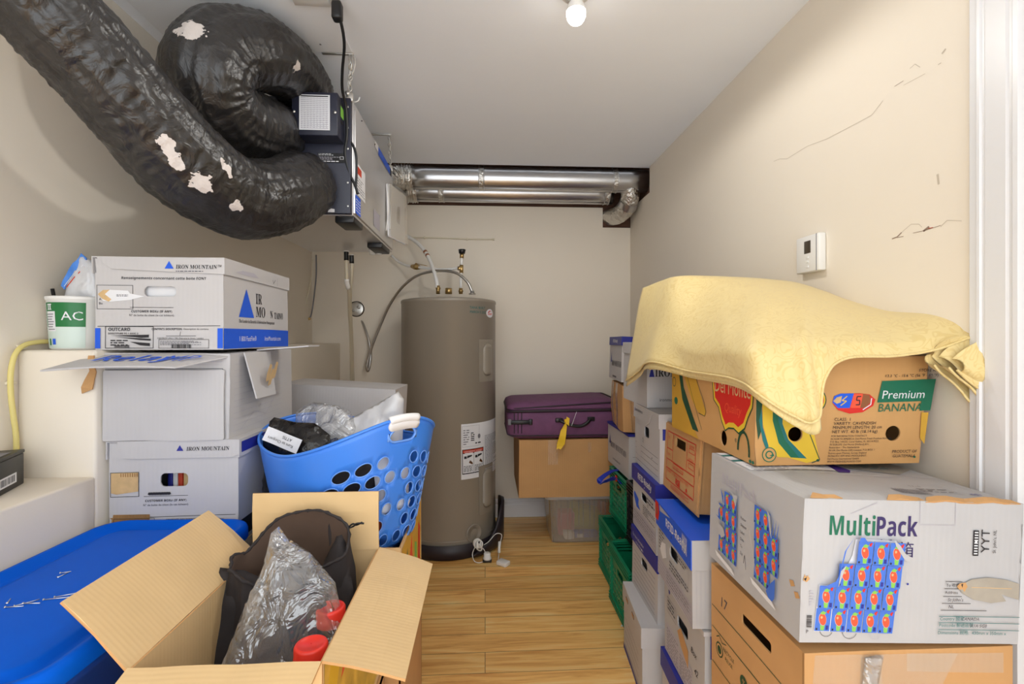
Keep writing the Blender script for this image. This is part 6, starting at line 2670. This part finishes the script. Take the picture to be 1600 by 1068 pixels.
for nm, u0, v0, cut in (('far', .050, .035, 0), ('near', .212, .046, 1)):
    b = MB()
    F = Face(b, faceM('left', MW, MD, MH) @ Matrix.Translation((u0, v0, .0008)) @ Matrix.Rotation(math.radians(-1.5), 4, 'Z'))
    cw, ch = .030, .040
    for r in range(4):
        for c in range(3):
            if not cut and (r == 3 and c == 0 or r == 1 and c == 0) or cut and (r == 3 and c == 2 or r == 0 and c == 2):
                continue
            stamp(F, c * cw, r * ch, cw, ch, r * 3 + c)
    if not cut:
        F.poly([(0, 2.4 * ch), (.5 * cw, 2.9 * ch), (0, 3.0 * ch)], 'white2')
        F.poly([(.8 * cw, 1.0 * ch), (1.4 * cw, 1.35 * ch), (1.0 * cw, 1.7 * ch), (.3 * cw, 1.75 * ch), (-.2 * cw, 1.6 * ch)], 'white2')
        F.poly([(-.3 * cw, 2.2 * ch), (.5 * cw, 2.0 * ch), (1.0 * cw, 1.75 * ch), (.3 * cw, 2.15 * ch)], 'stampblue')
        F.poly([(.4 * cw, 4.0 * ch), (.95 * cw, 3.1 * ch), (.95 * cw, 3.6 * ch)], 'stampblue')
        F.poly([(2.2 * cw, 4.15 * ch), (2.9 * cw, 3.5 * ch), (3.1 * cw, 4.2 * ch)], 'white2')
    else:
        F.poly([(1.6 * cw, 4.1 * ch), (2.1 * cw, 3.0 * ch), (2.3 * cw, 2.8 * ch), (2.0 * cw, 3.9 * ch)], 'white2')
        for q in (2.2, 2.5, 2.8):
            F.poly([(q * cw, 3.0 * ch), ((q + .12) * cw, 3.0 * ch), ((q + .25) * cw, 3.9 * ch)], 'stampblue')
        F.poly([(1.9 * cw, .0), (2.5 * cw, -.4 * ch), (2.9 * cw, 0), (2.9 * cw, 1.0 * ch), (2.3 * cw, .5 * ch)], 'stampblue')
        F.poly([(-.5 * cw, 2.4 * ch), (-.4 * cw, 2.4 * ch), (.6 * cw, .4 * ch), (.5 * cw, .5 * ch)], 'white')
    F.poly([(-.1 * cw, -.05 * ch), (2.6 * cw, -.25 * ch), (3.1 * cw, -.5 * ch), (2.0 * cw, -.45 * ch), (.2 * cw, -.3 * ch)], 'paper')
    warped(b)
    b.build('stamp_sheet', t, 'torn sheet of blue stamps with red berries on the side')

# ================================================================== banana box
BW, BD, BH = .395, .495, .250
BX0, BY0, BZ0 = .621, 1.088, .9945
t = thing('banana_box', 'brown fruit carton printed with yellow bananas and red badges, under the yellow cloth', 'box', (BX0 + BW / 2, BY0 + BD / 2, BZ0), (0, 0, 0), RG)
b = MB()
carton(b, BW, BD, BH, 'kraft3', {'front': [ell(.096, .071, .0168, .0168, 24), ell(.327, .070, .0175, .0175, 24)], 'left': [ell(.345, .033, .018, .020, 20)]}, top='x', back='kraft3', grid=.04)


def fb(px, py):
    return ((px - 1178) * .001472, (730 - py) * .001472)


F = Face(b, faceM('front', BW, BD, BH))


def hole_poly(F, pts, m, holes):
    """printed area that stays clear of the round hand holes"""
    X = F._m(0, 0)
    V, T = triang(dense(pts, .02), holes, 0)
    F.mb.add([(u, v, 0) for u, v in V], T, m, X)


HF = [ell(.096, .071, .0175, .0175, 24), ell(.327, .070, .0182, .0182, 24)]
F.poly([fb(1179, 608), fb(1194, 608), fb(1188, 640), fb(1190, 670), fb(1183, 690), fb(1179, 660)], 'greend')
F.poly([fb(1190, 690), fb(1184, 660), fb(1188, 640), fb(1190, 670), fb(1200, 700), fb(1196, 705)], 'teal')
hole_poly(F, [fb(1196, 600), fb(1240, 610), fb(1262, 640), fb(1270, 665), fb(1283, 722), fb(1262, 727), fb(1232, 718), fb(1215, 717), fb(1200, 700), fb(1190, 665), fb(1189, 635)], 'yellow', HF)
F.poly([fb(1206, 620), fb(1216, 632), fb(1215, 660), fb(1226, 690), fb(1250, 719), fb(1236, 718), fb(1216, 695), fb(1206, 660)], 'green')
hole_poly(F, [fb(1216, 632), fb(1222, 640), fb(1222, 665), fb(1232, 690), fb(1262, 720), fb(1250, 719), fb(1226, 690), fb(1215, 660)], 'teal', HF)
F.path([fb(1248, 640), fb(1262, 670), fb(1276, 705), fb(1283, 722), fb(1270, 727)], 'greend', .0022)
F.poly(ell(*fb(1280, 723), .004, .003), 'greend')
# round recycling mark
c = fb(1201, 713)
F.poly(ell(c[0], c[1], .0172, .0172, 28), 'green')
F.poly(ell(c[0], c[1], .0150, .0150, 28), 'kraft3')
F.poly(ell(c[0], c[1], .0095, .0095, 24), 'green')
F.poly(ell(c[0], c[1], .0065, .0065, 24), 'kraft3')
F.poly([(c[0], c[1] - .002), (c[0] + .012, c[1] - .004), (c[0] + .010, c[1] + .002)], 'green')
# badge on the front, mostly under the cloth
c = fb(1262, 628)
F.poly(ell(c[0], c[1], .046, .036, 28), 'greend')
F.poly(ell(c[0], c[1], .0435, .0335, 28), 'yellow')
F.poly(ell(c[0], c[1], .040, .030, 28), 'red')
F.text('te', *fb(1274, 632), .030, 'kraft2', sx=.8)
# oval emblem
o = [fb(x, y) for x, y in ((1303, 633), (1306, 622), (1316, 618), (1345, 618), (1360, 620), (1369, 628), (1366, 638), (1350, 648), (1330, 650), (1312, 644))]
F.poly(o, 'red')
F.poly([fb(x, y) for x, y in ((1303, 632), (1306, 622), (1316, 618), (1336, 618), (1330, 641), (1312, 641))], 'blue')
F.poly([fb(x, y) for x, y in ((1336, 619), (1350, 619), (1346, 641), (1331, 641))], 'redorange')
F.poly([fb(x, y) for x, y in ((1350, 619), (1360, 621), (1362, 632), (1354, 641), (1346, 641))], 'copper')
F.poly([fb(x, y) for x, y in ((1304, 630), (1310, 624), (1318, 622), (1316, 632), (1310, 634))], 'tornpaper')
F.path([fb(1316, 637), fb(1325, 630), fb(1318, 629), fb(1326, 622)], 'yellow', .002)
F.path([fb(1339, 636), fb(1345, 636), fb(1345, 629), fb(1340, 629), fb(1341, 623), (fb(1347, 623))], 'ink', .0025)
F.path([fb(1350, 644), fb(1362, 636), fb(1363, 626)], 'paper', .0022)
# green panel and words
F.poly([fb(1378, 599), fb(1459, 597), fb(1455, 647), fb(1438, 647), fb(1440, 632), fb(1372, 633)], 'green')
F.text('Premium', *fb(1379, 627), .0275, 'paper', sx=.98, shear=.12)
F.text('BANANA', *fb(1374, 647.5), .0265, 'green', sx=.93, shear=.12)
F.text('STORE AT', *fb(1432, 585), .0095, 'ink', shear=.1)
F.text('13.3 °C - 15.6 °C (56 °F - 60 °F)', *fb(1383, 593), .0090, 'ink', shear=.1)
for k, (tx, y, s) in enumerate((('CLASS:  I', 661, .0100), ('VARIETY: CAVENDISH', 667.5, .0100), ('MINIMUM LENGTH: 20 cm', 674, .0100), ('NET WT. 40 lb (18.14 kg)', 680.5, .0100))):
    F.text(tx, *fb(1306 - k * 1.2, y), s, 'ink', shear=.12)
for k, tx in enumerate(('FOR INFORMATION CONTACT:', 'IN NORTH AMERICA: Del Monte Fresh Produce N.A., Inc.', 'P.O. Box 149222, Coral Gables, FL 33114-9222', 'IN EUROPE: Del Monte (Holland) B.V.', 'Rotterdam - The Netherlands',
                        'IN UK: Del Monte (UK) Limited, P.O. BOX 1', 'Staines-upon-Thames, Surrey, England', 'IN PACIFIC RIM AND MIDDLE EAST:', 'Del Monte International GmbH', 'WWW.FRESHDELMONTE.COM')):
    F.text(tx, *fb(1301 - k * .8, 686.5 + k * 4.45), .0060, 'ink', shear=.1, sx=.98)
F.text('PRODUCT OF', *fb(1399, 713), .0095, 'ink', shear=.1)
F.text('GUATEMALA', *fb(1400, 720), .0095, 'ink', shear=.1)
F.poly([fb(1441, 650), fb(1452, 650), fb(1450, 700), fb(1442, 690)], 'yellowd')
F.poly(ell(*fb(1436, 720), .003, .002), 'green')
# long side: bananas, badge, arc stamp
L = Face(b, faceM('left', BW, BD, BH))
HL2 = [ell(.345, .033, .0188, .0208, 20)]
L.poly([(.0, .25), (.05, .25), (.105, .10), (.16, .03), (.20, .0), (.0, .0)], 'yellowd')
L.poly([(.035, .25), (.065, .25), (.095, .14), (.16, .06), (.20, .02), (.16, .02), (.085, .10)], 'greend')
L.poly([(.075, .25), (.13, .25), (.21, .13), (.245, .085), (.24, .072), (.20, .075), (.15, .11), (.105, .165)], 'yellowd')
L.path([(.10, .25), (.125, .17), (.17, .10), (.22, .03)], 'greend', .0018)
L.path([(.13, .25), (.19, .165), (.235, .11), (.245, .085), (.238, .072), (.20, .075)], 'greend', .0018)
L.poly(ell(.035, .09, .014, .012), 'green')
L.poly(ell(.02, .15, .014, .016), 'greend')
L.poly(ell(.02, .15, .011, .013), 'yellowd')
L.text('BANANAS', .12, .196, .045, 'greend', 'C', sx=.75)
bad = [(.285, .245), (.282, .175), (.290, .125), (.318, .108), (.335, .075), (.355, .052), (.372, .062), (.400, .066), (.425, .058), (.452, .075), (.468, .105), (.486, .130), (.492, .180), (.488, .245)]
cx_, cy_ = .387, .155
L.poly(bad, 'greend')
L.poly([(cx_ + (u - cx_) * .965, cy_ + (v - cy_) * .955) for u, v in bad], 'yellow')
L.poly([(cx_ + (u - cx_) * .90, cy_ + (v - cy_) * .865 + .004) for u, v in bad], 'red')
L.text('Del Monte', cx_, .150, .056, 'tornpaper', 'C', sx=.74)
L.text('Quality', cx_ + .005, .105, .032, 'redorange', 'C', sx=.9, shear=.2)
L.text('®', .405, .036, .014, 'greend')
arc = [(.435 + .026 * math.cos(a) + .012, .022 + .046 * math.sin(a)) for a in [math.radians(k) for k in range(-10, 191, 12)]]
L.path(arc, 'greend', .007)
L.poly(ell(.478, .006, .006, .004), 'green')
L.poly(ell(.490, .006, .005, .004), 'green')
for v in b.bm.verts:
    k = v.co.z / BH
    if v.co.x > 0:
        v.co.x += .026 * k * (v.co.x / (BW / 2))
b.warp(.003, 2.6, 81)
b.build('body', t)

# ================================================================== yellow tablecloth draped over the banana box
top_ = [(1004, 450, 1.98), (1032, 439, 1.88), (1062, 431, 1.76), (1110, 431, 1.71), (1160, 433, 1.65), (1205, 436, 1.60), (1245, 441, 1.55), (1290, 455, 1.48), (1310, 463, 1.45), (1330, 470, 1.42),
        (1390, 484, 1.335), (1460, 486, 1.245), (1512, 508, 1.145)]
mid_ = [(990, 522, 1.96), (1010, 512, 1.83), (1036, 502, 1.68), (1066, 542, 1.46), (1126, 546, 1.225), (1171, 545, 1.085), (1230, 543, 1.068), (1268, 541, 1.056), (1289, 540, 1.056), (1318, 535, 1.075),
        (1388, 535, 1.082), (1453, 526, 1.082), (1518, 515, 1.085)]
hem_ = [(978, 596, 1.93), (997, 582, 1.78), (1014, 566, 1.62), (1072, 580, 1.43), (1140, 592, 1.195), (1184, 616, 1.072), (1240, 652, 1.050), (1277, 661, 1.042), (1289, 592, 1.045), (1320, 562, 1.060),
        (1390, 559, 1.067), (1456, 548, 1.068), (1520, 526, 1.06)]


def smoothrow(rows, n):
    return crom([at(*q) for q in rows], n)


TT, MM, HH = smoothrow(top_, 9), smoothrow(mid_, 9), smoothrow(hem_, 9)
nc, nr = len(TT), 34
SM = .62


def clothP(i, s):
    """i along the cloth, s from behind the ridge (<0) over the top (0) and the box edge (SM) to the hem (1)"""
    a, m, c = TT[i], MM[i], HH[i]
    u = i / (nc - 1)
    if s < 0:
        return a + Vector((.05, .16, -.02)) * (-s) + Vector((0, 0, -.20 * s * s))
    e = .10
    if s < SM - e:
        p = a.lerp(m, s / SM)
    elif s > SM + e:
        p = m.lerp(c, (s - SM) / (1 - SM))
    else:                                      # soft bend over the edge
        p0, p2 = a.lerp(m, (SM - e) / SM), m.lerp(c, e / (1 - SM))
        t_ = (s - SM + e) / (2 * e)
        p1 = m + (m - (p0 + p2) / 2) * .25
        p = p0 * (1 - t_) ** 2 + p1 * (2 * t_ * (1 - t_)) + p2 * t_ * t_
    k = min(1, s / SM)
    p += Vector((-.05, -.1, .9)) * (math.sin(PI * k) * .020)
    # a standing fold that runs down to the hanging corner
    ang = i - (6.9 - .9 * (1 - s)) * 9
    p += Vector((-.25, -.45, .35)) * (.026 * math.exp(-(ang / 3.2) ** 2) * min(1, s * 1.4))
    ang = i - (4.6 - 1.2 * (1 - s)) * 9
    p += Vector((-.25, -.3, .45)) * (.012 * math.exp(-(ang / 3.0) ** 2) * min(1, s * 1.4))
    wr = noise.noise(Vector((p.x * 6, p.y * 6, p.z * 9))) * .007 + noise.noise(Vector((p.x * 17, p.y * 12, p.z * 22 + 3))) * .0025
    wr += .009 * (.35 - abs(noise.noise(Vector((p.x * 9 + p.y * 4, p.y * 5 - p.z * 6, 7)))))
    p += Vector((-.3, -.4, .6)) * (wr + .003) * min(1, .25 + s)
    return p


t = thing('tablecloth', 'folded pale yellow damask tablecloth draped over the banana box', 'cloth', (0, 0, 0))


def layer(b, i0, i1, s0, s1, th, off, rows=nr):
    V, F = [], []
    n = rows + 1
    for i in range(i0, i1 + 1):
        for r in range(n):
            s = s0 + (s1 - s0) * r / rows
            V.append(clothP(i, s) + off)
    for i in range(i1 - i0):
        for r in range(rows):
            F.append((i * n + r, i * n + r + 1, (i + 1) * n + r + 1, (i + 1) * n + r))
    m = len(V)
    nb = []
    for i in range(i1 - i0 + 1):           # second skin for thickness
        for r in range(n):
            p = V[i * n + r]
            a = V[min(i + 1, i1 - i0) * n + r] - V[max(i - 1, 0) * n + r]
            c = V[i * n + min(r + 1, n - 1)] - V[i * n + max(r - 1, 0)]
            nn = a.cross(c).normalized()
            if nn.dot(Vector((-.3, -.6, .7))) < 0:
                nn = -nn
            nb.append(p - nn * th)
    E = []
    for i in range(i1 - i0):
        E += [(i * n + n - 1, m + i * n + n - 1, m + (i + 1) * n + n - 1, (i + 1) * n + n - 1), ((i + 1) * n, m + (i + 1) * n, m + i * n, i * n)]
    for r in range(rows):
        E += [(r, m + r, m + r + 1, r + 1), ((i1 - i0) * n + r + 1, m + (i1 - i0) * n + r + 1, m + (i1 - i0) * n + r, (i1 - i0) * n + r)]
    b.add(V + nb, F + [tuple(m + q for q in f)[::-1] for f in F] + E, 'damask', None, True)


b = MB()
layer(b, 0, nc - 1, -1, 1.0, .003, Vector((0, 0, 0)), 44)
layer(b, 17, 64, .12, 1.035, .003, Vector((.008, .006, -.010)))
layer(b, 17, 62, .3, 1.02, .003, Vector((.014, .010, -.018)))
layer(b, 0, 26, .2, 1.02, .003, Vector((.006, .008, -.012)))
layer(b, 63, 74, .55, 1.0, .002, Vector((.012, .014, -.006)))
# hems: a soft roll along the cloth's edge
b.tube([clothP(i, 1.0) for i in range(0, nc)], .0030, 'damask', 7)
b.build('draped_cloth', t)
b = MB()                                   # rolled layers hanging at the right end
for k in range(4):
    q = .0042 * k
    path = [at(1457 + k * 3, 553 + k * 2, 1.068 + q), at(1466 + k * 5, 540 + k * 3, 1.062 + q), at(1492 + k * 4, 529 + k * 2, 1.06 + q), at(1520, 523 + k, 1.06 + q), at(1525, 531 + k, 1.07 + q)]
    low = [at(1459 + k * 4, 569 + k * 3, 1.075 + q), at(1470 + k * 7, 584 + k * 5, 1.075 + q), at(1489 + k * 6, 600 + k * 4, 1.07 + q), at(1502 + k * 5, 612 + k * 4, 1.065 + q), at(1516 + k * 3, 626 - k, 1.06 + q), at(1530 - k, 622 - k * 2, 1.058 + q)]
    A, B_ = crom(path, 8), crom(low, 8)
    n = 24
    V, F = [], []
    for i in range(n + 1):
        pa = A[int(i * (len(A) - 1) / n)]
        pb = B_[int(i * (len(B_) - 1) / n)]
        for r in range(9):
            f = r / 8
            p = pa.lerp(pb, f) + Vector((.0, .02 * math.sin(f * PI + k) - .012 * k, .004 * math.sin(f * 6 + i * .2)))
            V.append(p)
    for i in range(n):
        for r in range(8):
            F.append((i * 9 + r, i * 9 + r + 1, i * 9 + r + 10, i * 9 + r + 9))
    m = len(V)
    V2 = [p + Vector((.002, .004, -.001)) for p in V]
    b.add(V + V2, F + [tuple(m + q for q in f)[::-1] for f in F], 'damask', None, True)
    b.tube([V[i * 9 + 8] for i in range(n + 1)], .003, 'damask', 6)
b.build('rolled_end', t)
